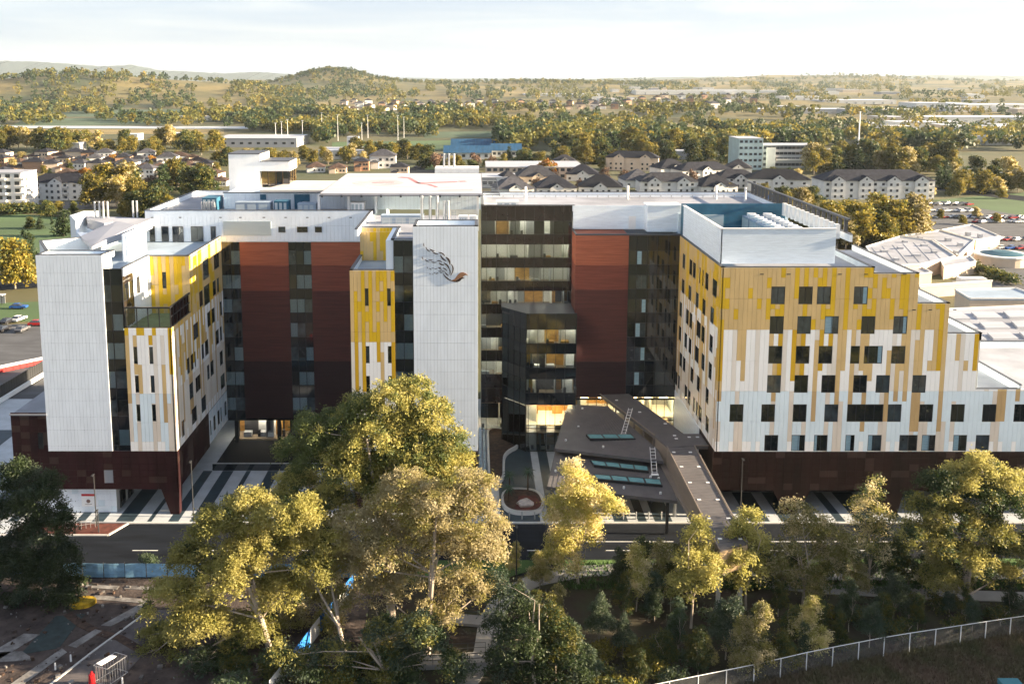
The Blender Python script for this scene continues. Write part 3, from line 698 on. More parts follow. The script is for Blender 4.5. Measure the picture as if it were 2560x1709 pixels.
# angled glass bay
BY = [(4.3,150.6),(8.0,146.2),(16.1,146.2)]
bayv = [(18.2,20.5),(14.2,16.5),(10.0,12.3)]
fb1 = Fr(8.0,146.2,0); curtain(fb1, [0,.5,1.9,3.3,4.8,6.3,8.1], 7.9, 23.1, bayv, 'spandrel', 4, 71, .35)
curtain(Fr(8.0,146.2,0), [0,.5,1.9,3.3,4.8,6.3,8.1], .1, 7.85, [(.15,4.0),(4.05,7.8)], 'spandrel', 7, 72, .95)
ang = math.degrees(math.atan2(146.2-150.6, 8.0-4.3)); ln = math.hypot(3.7,4.4)
fb2 = Fr(4.3,150.6,ang); curtain(fb2, lin(0,ln,4), 7.9, 23.1, bayv, 'spandrel', 3, 73, .2)
curtain(fb2, lin(0,ln,4), .1, 7.85, [(.15,7.7)], 'spandrel', 3, 74, .3)
b = MB(); b.prism([(4.3,150.6),(8.0,146.3),(16.1,146.3),(16.1,156),(4.3,156)], 22.2, 22.5); b.prism([(4.35,150.7),(8.05,146.35),(16.1,146.35),(16.1,146.6),(8.2,146.6),(4.6,150.9)], 22.5, 23.12); b.build('bay_roof', M['coping'], H)
b = MB(); b.prism([(5.0,153),(8.6,149.6),(16.1,149.6),(16.1,156),(5.0,156)], .0, .08); b.build('lobby_floor', M['int_f'], H)
for x in (9.5,12,14.5,18,21,26,29,31.5):
    for z in (3.85,7.4): 
        b = MB(); b.box(x,x+1.6,152,152.8,z+.1,z+.14); b.build('ceiling_light', M['lamp_w'], H)
for x in (9.0,10.8,12.6,14.4):
    b = MB(); b.box(x,x+1.2,147.4,148.6,7.55,7.6); b.build('ceiling_light', M['lamp_w'], H)
for x in (17.5,20.5,25.6,28.2,30.8):
    b = MB(); b.box(x,x+1.4,151.4,152.4,7.2,7.25); b.build('ceiling_light', M['lamp_w'], H)
for x, y in ((1.8,159),(4.8,159.5)):
    b = MB(); b.box(x,x+1.6,y,y+.8,4.6,4.64); b.build('ceiling_light', M['lamp_w'], H)

# ---------------------------------------------------------- helipad, plant, flues
b = MB(); b.box(-25.4,1.0,151.9,185,41.4,41.75); b.build('helipad_deck', mat('helipad_deck', (.46,.45,.48), .55, .10, (.08,.4,1)), H)
b = MB(); b.prism([(-36.3,157),(-25.3,157),(-25.3,172),(-33,172)], 41.35, 41.7); b.build('helipad_ramp', mat('ramp_deck', (.58,.53,.48), .6, .1, (.2,.2,1)), H)
red = mat('red_paint', (.42,.17,.17), .6, .35, (.6,.6,.6)); ring_w = mat('pad_line', (.75,.72,.72), .6)
b = MB()
for k in range(40):
    a0, a1 = 2*math.pi*k/40, 2*math.pi*(k+.98)/40
    for r0, r1 in ((8.6,9.1),): b.poly([(-12+r0*math.cos(a0),168.5+r0*math.sin(a0),41.756),(-12+r1*math.cos(a0),168.5+r1*math.sin(a0),41.756),(-12+r1*math.cos(a1),168.5+r1*math.sin(a1),41.756),(-12+r0*math.cos(a1),168.5+r0*math.sin(a1),41.756)])
b.build('landing_circle', ring_w, H)
def deck(px, py): p = at(px,py,Z=41.76); return (p.x, p.y, 41.764)
b = MB(); c0 = Vector(deck(945,457)); b.poly([(c0.x+4.6*math.cos(6.283*k/28), c0.y+4.6*math.sin(6.283*k/28), 41.760) for k in range(28)]); b.build('landing_disc', mat('faded_pink_paint', (.52,.40,.41), .6, .18, (.3,.3,.3)), H)
for pl, w_ in (([(1043,458),(1165,453)],.75),([(998,443),(1022,444.5)],.8),([(1022,444.5),(1046,458),(1072,461),(1092,468)],.38),([(930,457),(985,456)],.5)):
    for p_, q_ in zip(pl, pl[1:]):
        b = MB(); p_, q_ = Vector(deck(*p_)), Vector(deck(*q_)); n_ = (q_-p_).cross(Vector((0,0,1))).normalized()*w_; b.poly([p_+n_,q_+n_,q_-n_,p_-n_][::-1]); b.build('pad_mark', red, H)
b = MB(); p_, q_ = Vector(deck(1095,475.5)), Vector(deck(1182,475)); b.poly([p_-Vector((0,.2,0)),q_-Vector((0,.2,0)),q_+Vector((0,.2,0)),p_+Vector((0,.2,0))]); b.build('pad_mark', mat('brown_line', (.35,.22,.16), .6), H)
b = MB()
for k in range(9): b.box(-25.2+3.2*k,-24.9+3.2*k,151.7,152.1,41.1,41.5)
b.box(-25.5,1.05,151.85,152.05,41.3,41.42); b.build('deck_edge', M['coping'], H)
for x in (-25.9,-21,-16.5,.3):
    b = MB(); b.box(x-.2,x+.2,153.6,154.0,38.3,41.38); b.build('column', M['whitepaint'], H)
grid_white(Fr(-42.8,158.3,0), 0, 43.4, 38.2, 41.05, .62, [])
b = MB(); b.box(-42.9,-31,158.2,158.5,41.05,41.2); b.build('coping', M['coping'], H)
FP = Fr(-42.8,158.25,0)
for u, w_, z0, z1 in ((6.2,1.0,39.9,40.8),(12,1.3,38.3,40.8),(13.3,1.3,39.6,40.8)):
    b = MB(); b.fbox(FP,u,u+w_,0,.12,z0,z1); b.build('plant_door', M['teal'], H)
# stair and lift box
b = MB(); b.box(-43.8,-38.3,166,174,38.3,47.0); b.box(-38.3,-33.05,166,173,44.0,45.7); b.build('lift_tower', M['white_w'], H)
b = MB(); b.box(-43.9,-38.2,165.9,174.1,47.0,47.15); b.box(-38.2,-32.95,165.9,173.1,45.7,45.85); b.build('coping', M['coping'], H)
b = MB(); b.box(-38.25,-33.2,167.2,172.8,41.5,44.0); b.build('lift_lobby', M['int_o'], H)
for x in (-38.2,-36.9,-35.6,-34.4,-33.2): 
    b = MB(); b.box(x-.06,x+.06,166.1,166.22,41.5,44.0); b.build('mullion', M['mull'], H)
for k, x in enumerate((-38.1,-36.8,-35.5,-34.3)): panel('pane', Fr(x,166.18,0), .05, 1.15, -.02, .02, 41.6, 43.95, M['glass_d'] if k > 1 else M['glass'], H)
for k, y in enumerate((166.3,168.4,170.5)): panel('pane', Fr(-33.15,y,90), .05, 1.95, -.02, .02, 41.6, 43.95, M['glass'], H)
# air handling units and duct runs on the roof
def unit(x0,x1,y0,y1,z0,z1,m='roof_b',name='air_handling_unit'):
    b = MB(); b.box(x0,x1,y0,y1,z0,z1); b.box(x0-.05,x1+.05,y0-.05,y1+.05,z1+.003,z1+.08); 
    for k in range(3): b.box(x0+.15+(x1-x0-.2)*k/3, x0+(x1-x0-.2)*(k+.8)/3, y0-.03, y0-.005, z0+.2, z1-.2, 1)
    return b.build(name, [M[m],M['greyblue']], H)
unit(-39.8,-34,154,156,38.3,39.9); unit(-33.4,-31,154,156,38.3,40.1,'teal'); unit(-29.5,-26.5,154,156,38.3,39.7); unit(-20.6,-18.4,153,155,38.3,40.0,'whitepaint')
unit(-14.4,-8,141,143,38.35,39.6); unit(-2.4,-1.2,131.2,132.6,38.4,40.9,'whitepaint'); unit(-.9,.0,131.2,132.6,38.4,40.9,'whitepaint'); unit(3.5,7.2,157.5,159.5,38.35,39.6,'whitepaint'); unit(-45.8,-43.4,156,160,38.3,40.4,'teal')
for k in range(6):
    b = MB(); b.tube((-45.7+.42*k,155.6,38.3),(-45.7+.42*k,155.2,39.9),.14,.14,8); b.build('duct', M['steel'], H)
for x in (-7.6,-6.45,-5.45,-4.45,-3.9):
    b = MB(); b.tube((x,131.0,38.4),(x,131.0,43.9 if x < -5 else 43.2),.21,.21,10); b.build('flue_pipe', M['steel'], H)
for x in (-6.4,-5.4,-4.4):
    b = MB(); b.tube((x,188,38),(x,188,45.4),.22,.22,10); b.build('flue_pipe', M['steel'], H)
b = MB(); b.box(-8.2,.6,186.5,192,30,42.6); b.build('plant_room', M['whitepaint'], H)
b = MB()
for k in range(11): b.bar((1.1,154.2+2.6*k,41.2),(3.9,154.2+2.6*k,41.2),.25,.12)
b.bar((3.9,153.5,41.2),(3.9,183,41.2),.12,.12); b.build('safety_net_frame', M['coping'], H)
b = MB(); 
for x in (-3.35,-2.85): b.bar((x,129.7,38.4),(x,129.7,42.0),.06,.06)
for k in range(10): b.bar((-3.35,129.7,38.7+.33*k),(-2.85,129.7,38.7+.33*k),.05,.05)
b.build('ladder', M['steel'], H)
b = MB()
for k in range(9): b.bar((-15+1.0*k,139.5,38.4),(-15+1.0*k,139.5,39.5),.05,.05)
b.bar((-15.2,139.5,39.5),(-6.8,139.5,39.5),.06,.06); b.bar((-15.2,139.5,39.0),(-6.8,139.5,39.0),.05,.05); b.build('guard_rail', M['steel'], H)
for x, y in ((27.8,171),(44,171),(48.5,168),(9,169)):
    b = MB(); b.tube((x,y,38.3),(x,y,40.9),.22,.22,8); b.build('vent_pipe', M['whitepaint'], H)
b = MB()
for k in range(24): b.box(3+1.95*k,3.15+1.95*k,172.9,173.1,38.35,38.9)
b.box(2,50,172.95,173.05,38.85,38.95); b.build('guard_rail', M['steel'], H)
# ================================================================== ground, plaza, road
R = random.Random(21)
M['pave'] = mat('pale_paving', (.40,.43,.46), .7, .10, (.5,.5,.5), bump=.06, bscale=3)
M['pave_d'] = mat('slate_paving', (.022,.040,.055), .6, .25, (.5,.5,.5))
M['asphalt'] = mat('asphalt', (.010,.013,.019), .9, .30, (.12,.5,.3), bump=.2, bscale=6, spec=.15)
M['conc'] = mat('concrete_kerb', (.48,.47,.45), .8, .12, (.6,.6,.6), bump=.1, bscale=5)
M['slab'] = mat('dirty_slab', (.10,.092,.086), .9, .4, (.7,.7,.7), bump=.3, bscale=4, col2=(.24,.23,.22))
M['path'] = mat('concrete_path', (.30,.29,.27), .85, .12, (.4,.4,.4), bump=.1, bscale=4)
M['paint'] = mat('road_paint', (.70,.70,.68), .7, .1, (1,1,1))
M['soil'] = mat('bark_mulch', (.055,.032,.022), .95, .5, (1.5,1.5,1.5), bump=.6, bscale=9)
M['dirt'] = mat('site_dirt', (.028,.020,.018), .95, .5, (.5,.5,.5), bump=.8, bscale=3, col2=(.080,.060,.052), detail=8)
M['litter'] = mat('leaf_litter', (.036,.024,.017), .95, .5, (.25,.25,.25), bump=.6, bscale=3, col2=(.040,.042,.018))
M['rough_grass'] = mat('rough_grass', (.075,.074,.030), .95, .4, (.22,.22,.22), bump=.8, bscale=4, col2=(.13,.088,.058))
M['lawn'] = mat('lawn', (.05,.10,.022), .9, .3, (.3,.3,.3), bump=.4, bscale=5)
M['pole'] = mat('dark_pole', (.03,.032,.035), .5)
M['blue_mesh'] = mat('blue_hoarding', (.22,.42,.60), .6, .22, (.8,.8,1.6))
def sheet(name, pts, z, m, parent=None, kind='structure', t=.05):
    b = MB(); a = sum(pts[k][0]*pts[(k+1)%len(pts)][1]-pts[(k+1)%len(pts)][0]*pts[k][1] for k in range(len(pts)))
    b.prism(pts if a > 0 else pts[::-1], z-t, z); o = b.build(name, m, parent)
    if kind and parent is None: o['kind'] = kind
    return o
plaza = sheet('plaza', [(-92,121.7),(100,121.7),(100,172),(-92,172)], 0, M['pave'], t=.3)
def strip(x0, x1, y0=121.9, y1=156):
    b = MB(); b.box(x0,x1,y0,y1,-.02,.006); return b.build('paving_strip', M['pave_d'], plaza)
for a, b_ in ((-90,-86.5),(-83,-79),(-74,-72),(-69.5,-66.2),(-64.4,-63),(-58.6,-57.0),(-55.0,-53.8),(-52.8,-51.2)): strip(a, b_)
for a, b_ in ((-49.5,-47.1),(-45.2,-44.6),(-42.3,-40.9),(-39.3,-37.6),(-35.6,-34.9),(-32.3,-30.6),(-27.6,-26.2),(-23.5,-21.2)): strip(a, b_, y1=138.8)
for a, b_ in ((3.4,8.85),(10.0,11.5),(13.4,16.0),(20.9-1.9,20.9),(22.3,23.5),(24.6,27.0)): strip(a, b_, y1=150.5 if a > 16 else 155)
for a, b_ in ((37.6,40.4),(42,44.6),(46,47.4),(49.6,50.8),(52.3,55.2),(57.5,59),(62,64.5),(68,70)): strip(a, b_, y1=131.2)
kb = MB(); pts = [(-130,118.1),(-49.1,118.1),(-47.6,121.55),(110,121.55)]
for p, q in zip(pts, pts[1:]): kb.bar((*p,-.06),(*q,-.06),.32,.14)
tag(kb.build('kerb', M['conc']), kind='structure')
sheet('planting_bed', [(-62,118.3),(-49.3,118.3),(-47.9,121.4),(-62,121.4)], .0, mat('red_mulch', (.10,.030,.022), .95, .4, (1,1,1), bump=.5, bscale=8), t=.2)
sheet('footpath', [(-130,118.3),(-62.1,118.3),(-62.1,121.6),(-130,121.6)], -.004, M['pave'], t=.2)
sheet('road', [(-160,107.0),(140,107.0),(140,121.5),(-160,121.5)], -.13, M['asphalt'], t=.3)
rd = MB()
for k in range(16):
    x = -75+10.2*k; rd.box(x, x+3.3, 114.05, 114.2, -.14, -.124)
rd.box(19.0-6,26,116.4,116.55,-.14,-.124); rd.box(38,60,116.4,116.55,-.14,-.124); rd.box(8,22,110.9,111.05,-.14,-.124)
tag(rd.build('road_marking', M['paint']), kind='structure')
sheet('ground', [(-12000,-300),(12000,-300),(12000,16000),(-12000,16000)], -.22, mat('grassland', (.045,.058,.020), .95, .3, (.012,.012,.012), col2=(.10,.085,.034), detail=6), t=.5)
sheet('building_site', [(-75,60),(-14,60),(-12,107.2),(-75,107.2)], -.10, M['dirt'], t=.1)
sheet('bushland_floor', [(-13.9,60),(110,60),(110,110.8),(-11.9,107.3)], -.10, M['litter'], t=.1)
sheet('lawn', [(10,110.2),(110,110.6),(110,112.2),(10,111.6)], -.06, M['lawn'], t=.1)
sheet('lawn', [(-11,106.2),(3,106.9),(9,110.3),(10,111.5),(-12,111.5)], -.055, M['lawn'], t=.1)
fence_line = [(8,80.5),(14.5,82.9),(28.3,87.0),(34.5,89.1),(43.9,91.8),(56.8,94.8),(72,98.2),(95,103)]
sheet('grass_bank', [(6,60)]+[(95,60)]+[(x,y+1.0) for x, y in fence_line[::-1]], -.05, M['rough_grass'], t=.1)
def path(name, pl, w_, z, m):
    L_, R_ = [], []
    for k, p in enumerate(pl):
        a = Vector(pl[max(0,k-1)]); c = Vector(pl[min(len(pl)-1,k+1)]); d = (c-a).normalized(); n = Vector((-d.y,d.x))*w_/2
        L_.append((p[0]+n.x,p[1]+n.y)); R_.append((p[0]-n.x,p[1]-n.y))
    b = MB()
    for k in range(len(pl)-1): b.prism([R_[k],R_[k+1],L_[k+1],L_[k]], z-.1, z)
    return tag(b.build(name, m), kind='structure')
path('footpath', [(-2.5,84),(1.0,92),(1.6,98),(3.2,103),(7,106.6),(13,108.8),(20,109.4),(30,109.0),(45,108.0),(58,108.2),(80,108.6)], 2.6, -.02, M['path'])
path('footpath', [(34,106.5),(40,104.9),(48,104.1),(58,103.3),(70,102.6),(90,102)], 2.2, -.028, M['path'])
# verge scrub along the fence: tufts of grass nobody could count
rr = np.random.RandomState(3)
def tufts(name, label, n, fx, m, h=.5, seed=1):
    rr = np.random.RandomState(seed); v = []; f = []
    for k in range(n):
        x, y = fx(rr); a = rr.rand()*6.28; hh = h*(.5+rr.rand()); ln = rr.randn(2)*.22; i = len(v); w_ = .05+.06*rr.rand()
        v += [(x-w_*math.cos(a),y-w_*math.sin(a),-.06),(x+w_*math.cos(a),y+w_*math.sin(a),-.06),(x+ln[0],y+ln[1],hh)]; f.append((i,i+1,i+2))
    me = D.meshes.new(name); me.from_pydata(v, [], f); me.materials.append(m); o = link(name, me); return tag(o, label, 'grass', kind='stuff')
def fy(x):
    for (a,b_),(c,d) in zip(fence_line, fence_line[1:]):
        if a <= x <= c: return b_+(d-b_)*(x-a)/(c-a)
    return 100
tufts('long_grass', 'dry tufted grass on the bank below the wire fence', 16000, lambda r: (lambda x: (x, fy(x)+1.2-9*r.rand()**1.3))(15+50*r.rand()), M['rough_grass'], .45, 2)
tufts('long_grass', 'green grass verge beside the concrete footpath', 9000, lambda r: (10+62*r.rand(), 106.3+ (-1.8 if r.rand()<.5 else 4.6)*r.rand()), M['lawn'], .35, 4)

# ================================================================== entrance canopy
cn = thing('entrance_canopy', (20,130,0), 'taupe folded metal canopy roofs with teal skylights in the forecourt', 'canopy')
def slab(name, pts, z, t, m, parent):
    b = MB(); n = len(pts); b.prism(pts, [q-t for q in z], z); return b.build(name, m, parent)
slab('roof_sheet', [(11.5,131.5),(26.4,126.2),(26.3,130),(21.4,146.7),(15.1,148.2)], [6.6,6.9,7.1,7.6,7.4], .45, M['canopy'], cn)
slab('roof_sheet', [(9.65,121.6),(26.45,116.8),(26.9,128.9),(12.0,134.3)], [5.2,5.4,5.6,5.7], .45, M['canopy'], cn)
b = MB()
for k in range(22): 
    f = k/22; b.bar((11.6+f*14.6,131.4-f*5.1,6.63+.3*f),(15.2+f*6,148-f*1.3,7.42+.2*f),.035,.03)
for k in range(26):
    f = k/26; b.bar((9.75+f*16.6,121.6-f*4.7,5.22+.2*f),(12.1+f*14.7,134.2-f*5.3,5.72-.1*f),.035,.03)
b.build('standing_seam', M['canopy'], cn)
def skyl(pts, z, n):
    b = MB(); b.prism(pts, z-.1, z+.22); o = b.build('skylight', M['mull'], cn)
    a, b_, c, d = [Vector((*p,z+.24)) for p in pts]
    for k in range(n):
        f0, f1 = (k+.06)/n, (k+.94)/n; p = MB()
        q = [a.lerp(b_,f0).lerp(d.lerp(c,f0),.14), a.lerp(b_,f1).lerp(d.lerp(c,f1),.14), a.lerp(b_,f1).lerp(d.lerp(c,f1),.86), a.lerp(b_,f0).lerp(d.lerp(c,f0),.86)]
        p.sheet(*q, .05); p.build('pane', M['skylight'], o)
skyl([(16.94,133.5),(23.73,133.59),(23.32,135.5),(16.55,135.5)], 7.05, 3)
skyl([(16.73,127.25),(24.2,125.19),(24.36,127.04),(16.45,129.16)], 5.62, 4)
skyl([(16.59,122.8),(25.25,120.76),(25.33,122.8),(16.32,124.58)], 5.52, 4)
b = MB()
for x, y, z in ((13.2,141,7.0),(14.4,145,7.1),(17.2,146,7.3),(13.4,134,6.7),(18.6,131.3,6.8),(15.8,139,6.9),(11.2,126,5.4),(20,120.6,5.35),(24.6,118.8,5.4),(24.2,123.8,5.5),(25.2,123.2,5.5)): b.tube((x,y,z),(x,y,z+.3),.16,.16,8)
b.build('vent_cowl', M['whitepaint'], cn)
def ladder(p, q, w_, n):
    b = MB(); p, q = Vector(p), Vector(q); s = Vector((w_/2,0,0))
    b.bar(p-s,q-s,.07,.07); b.bar(p+s,q+s,.07,.07)
    for k in range(n): r_ = p.lerp(q,(k+.5)/n); b.bar(r_-s,r_+s,.05,.05)
    b.box(p.x-.5,p.x+.5,p.y-.5,p.y+.1,p.z-.06,p.z+.02); return b.build('ladder', M['whitepaint'], cn)
ladder((22.2,135.6,7.2),(24.0,140.2,9.6), .6, 9); ladder((24.9,124.6,5.7),(25.3,128.8,7.9), .7, 8)
for x, y, z in ((13,123,5.0),(25.5,118.5,5.2),(14,133,5.4),(25,127.5,5.4),(13,135,6.4),(16.5,146.5,7.1),(21,145.5,7.2)):
    b = MB(); b.box(x-.18,x+.18,y-.18,y+.18,0,z); b.build('column', M['mull'], cn)
wk = thing('covered_walkway', (28,120,0), 'raised covered walkway with ribbed taupe roof reaching out over the road', 'walkway')
slab('roof_sheet', [(26.13,131.2),(27.06,127.1),(30.9,127.5),(33.0,127.5),(33.0,132.1),(30.5,132.1),(25.3,149.9),(20.6,149.5)], [8.6]*8, .5, M['canopy'], wk)
b = MB(); b.prism([(26.95,97.6),(30.3,99.2),(30.9,127.3),(27.06,127.0)], 8.1, 8.6); b.build('roof_sheet', M['canopy'], wk)
b = MB()
for k in range(34): b.bar((27.0,98.3+.86*k,8.612),(30.5,98.9+.86*k,8.612),.06,.03)
b.build('roof_rib', M['canopy'], wk)
b = MB(); b.bar((27.0,97.6,7.1),(27.1,127.0,7.1),.16,2.6); b.bar((27.1,127.0,7.1),(26.2,131.0,7.1),.16,2.6); b.build('side_wall', M['canopy_s'], wk)
b = MB(); b.bar((30.4,99.2,7.1),(30.95,127.2,7.1),.16,2.6); b.build('side_wall', M['canopy_s'], wk)
b = MB(); b.bar((26.9,97.5,7.1),(30.4,99.1,7.1),.16,2.6); b.build('end_wall', mat('warm_tan', (.45,.32,.19), .6), wk)  # end face in warm tan, lighter than the taupe side walls
b = MB(); b.bar((26.9,97.6,8.7),(27.05,127.1,8.7),.14,.16); b.bar((30.45,99.2,8.7),(31,127.4,8.7),.14,.16); b.bar((20.5,149.5,8.7),(26.1,131.2,8.7),.14,.16); b.bar((31,127.4,8.7),(33,127.4,8.7),.14,.16); b.build('gutter', M['canopy_s'], wk)
b = MB(); b.prism([(27.05,97.8),(30.3,99.4),(30.85,127.3),(33,131),(25.3,149),(20.8,149),(26.2,131)], 5.5, 5.75); b.build('deck', M['canopy_s'], wk)
for y in (100,108,123.5):
    for x in (27.6,30.1): 
        b = MB(); b.tube((x,y,-.2),(x,y,5.5),.25,.25,10); b.build('column', M['conc'], wk)
for k in range(6):
    f = k/5; b = MB(); x, y = 21.4+f*4.6, 147.5-f*16; b.box(x-.12,x+.12,y-.12,y+.12,5.7,8.2); b.build('post', M['canopy_s'], wk)
b = MB()
for k in range(6):
    for x in (27.6,29.9): b.box(x-.22,x+.22,100+5*k,100.3+5*k,8.6,8.68)
for x, y in ((22.8,146.5),(25.6,141),(28.6,136),(29,131.2),(29,130),(31,130.6),(32.2,130.6)): b.box(x-.22,x+.22,y,y+.3,8.6,8.68)
b.build('roof_anchor', M['whitepaint'], wk)

# ================================================================== forecourt planters, palms, boulder, bollards
def planter(name, pl, h, label, w_=.35, fill='soil'):
    t = thing(name, (pl[0][0],pl[0][1],0), label, 'planter'); n = len(pl); b = MB()
    for k in range(n): 
        p, q = Vector(pl[k]), Vector(pl[(k+1)%n]); d = (q-p).normalized()*.12; b.bar((p.x-d.x,p.y-d.y,h/2),(q.x+d.x,q.y+d.y,h/2), w_, h)
    b.build('kerb_wall', M['whitepaint'], t); b = MB(); b.prism(pl, .02, h-.15); b.build('soil', M[fill], t); return t
def smooth(pl, n=3):
    for _ in range(n): pl = [q for k in range(len(pl)) for q in ((.75*pl[k][0]+.25*pl[(k+1)%len(pl)][0], .75*pl[k][1]+.25*pl[(k+1)%len(pl)][1]),(.25*pl[k][0]+.75*pl[(k+1)%len(pl)][0], .25*pl[k][1]+.75*pl[(k+1)%len(pl)][1]))]
    return pl
planter('planter', smooth([(2.0,134),(4.2,134.5),(4.3,140),(4.6,145),(7.6,148.5),(5.8,155),(2.0,156.3),(2.0,150),(2.0,140)]), .6, 'long curved white planter of bare mulch beside the white tower')
pal_pl = planter('planter', smooth([(3.8,124.2),(8.4,123.6),(9.7,126.2),(9.2,130.6),(6.4,131.6),(3.8,130.9)]), .6, 'small rounded white planter with palms and red mulch at the road edge')
b = MB(); b.box(.5,.9,130,156,.0,.45); b.box(1.2,1.5,130,156,.0,.30); tag(b.build('drain_channel', mat('blue_steel', (.25,.36,.47), .4, .2, (.3,2,1), metal=.4)), 'pair of blue-grey steel edges along the tower foot', 'edging')
pb = np.random.RandomState(8)
def palm(x, y, h, label):
    t = thing('palm', (x,y,.3), label, 'palm', 'young palms by the small planter'); b = MB(); b.tube((0,0,0),(0,0,h),.13,.09,7); b.build('trunk', mat('palm_trunk', (.08,.05,.03), .9, .4, (6,6,6)) if 'palm_trunk' not in D.materials else D.materials['palm_trunk'], t, False)
    v, f = [], []
    for k in range(34):
        a = k*2.4; el = .9-1.3*(k/34)+.15*pb.randn(); ln = 1.0+.35*pb.rand(); pr = None
        for s in range(5):
            q = s/4; r_ = ln*q; z = h+ln*(math.sin(el)*q-.55*q*q); w_ = .09*math.sin(math.pi*min(1,q*.8+.15)); c = (math.cos(a)*r_*math.cos(el*.6), math.sin(a)*r_*math.cos(el*.6), z)
            i = len(v); v += [(c[0]-math.sin(a)*w_,c[1]+math.cos(a)*w_,c[2]),(c[0]+math.sin(a)*w_,c[1]-math.cos(a)*w_,c[2])]
            if s: f.append((i-2,i-1,i+1,i))
    me = D.meshes.new('fronds'); me.from_pydata(v,[],f); me.materials.append(D.materials.get('palm_leaf') or mat('palm_leaf', (.018,.050,.022), .6, .4, (3,3,3))); link('frond_crown', me, t)
palm(4.9,130.2,3.0,'dark palm at the back left of the small planter'); palm(4.6,127.0,2.2,'dark palm at the front left of the small planter'); palm(7.6,130.9,3.2,'dark palm standing behind the small planter on the right')
bm_ = MB(); rk = np.random.RandomState(5); cnt = 9
for lv, (r_, z) in enumerate(((.9,.3),(1.0,.75),(.75,1.1),(.3,1.25))):
    for k in range(cnt): a = 6.283*k/cnt; q = r_*(.8+.4*rk.rand()); bm_.v.append((7.0+q*1.3*math.cos(a),125.9+q*.8*math.sin(a),z+.12*rk.randn()))
for lv in range(3):
    for k in range(cnt): bm_.f.append((lv*cnt+k,lv*cnt+(k+1)%cnt,(lv+1)*cnt+(k+1)%cnt,(lv+1)*cnt+k)); bm_.m.append(0)
bm_.f.append(tuple(27+k for k in range(cnt))); bm_.m.append(0)
tag(bm_.build('boulder', mat('pale_stone', (.42,.38,.36), .85, .2, (2,2,2), bump=.5, bscale=4)), 'pale rough boulder on red mulch in the small planter', 'boulder')
b = MB(); b.prism([(5.4,124.4),(8.6,124.1),(9.2,126.6),(8.6,129),(6.2,129)], .4, .5); b.build('red_mulch', D.materials['red_mulch'], pal_pl)
bo = MB(); bo.tube((0,0,0),(0,0,1.05),.09,.09,8); bo.tube((0,0,1.05),(0,0,1.1),.09,.05,8); bm = bo.me('bollard', M['steel'])
for k in range(13):
    x = 4.6+1.75*k
    if 25.6 < x < 31: continue
    o = link('bollard', bm); o.location = (x,122.6,0); tag(o, 'stainless bollard in the row along the forecourt road edge', 'bollard', 'bollards along the forecourt edge')
def lamp_post(x, y, h, label, z0=0):
    t = thing('street_lamp', (x,y,z0), label, 'street lamp'); b = MB(); b.tube((0,0,0),(0,0,h),.09,.06,8); b.build('pole', M['pole'], t, False)
    b = MB(); b.box(-.12,.12,-.75,.05,h-.06,h+.05); b.build('lamp_head', M['pole'], t, False); return t
lamp_post(-51.6,120.6,7.4,'dark street lamp before the sign on the white ground-floor box',)
lamp_post(-39.2,123.2,8.2,'dark street lamp on striped paving by the splayed brown leg')
lamp_post(36.6,123.0,8.6,'dark street lamp before the brown base of the yellow wing')
lamp_post(4.9,106.6,7.0,'slim street lamp beside the pale footpath right of the tall trees')
lamp_post(2.4,93.2,7.4,'slim dark lamp post on the concrete path near the ramp',)
lamp_post(-50.6,118.8,3.2,'short white-headed lamp at the planting bed corner')
t = thing('sign_board', (-54.2,124.5,1.0), 'small white sign with red header on the white ground-floor box', 'sign'); b = MB(); b.box(-.95,.95,-.04,.0,0,1.9); b.build('board', M['white_w'], t, False)
b = MB(); b.box(-.92,.92,-.055,-.042,1.5,1.82); b.build('red_header', mat('sign_red', (.5,.03,.04), .5), t, False); b = MB(); b.tube((0,-.042,.75),(0,-.055,.75),.28,.28,10); b.box(-.5,.5,-.052,-.042,.3,.36); b.build('pictogram', mat('sign_brown', (.2,.12,.10), .6), t, False)
b = MB()
for k in range(8): b.bar((-55.5+.55*k,119.0+.36*k*.5,.0),(-55.5+.55*k,119.0+.36*k*.5,1.1),.05,.05)
b.bar((-55.5,119,1.1),(-51.6,120.3,1.1),.06,.06); b.bar((-55.5,119,.55),(-51.6,120.3,.55),.05,.05); tag(b.build('handrail', M['steel']), 'short steel handrail beside the red planting bed', 'railing')
# terrace wall at the courtyard mouth
b = MB(); b.box(-40.9,-17,138.9,139.05,0,1.1); b.box(-40.9,-17,138.85,139.1,1.1,1.2,1); tag(b.build('glass_balustrade', [M['glass_d'],M['steel']]), 'low dark glass balustrade across the shaded courtyard', 'balustrade')

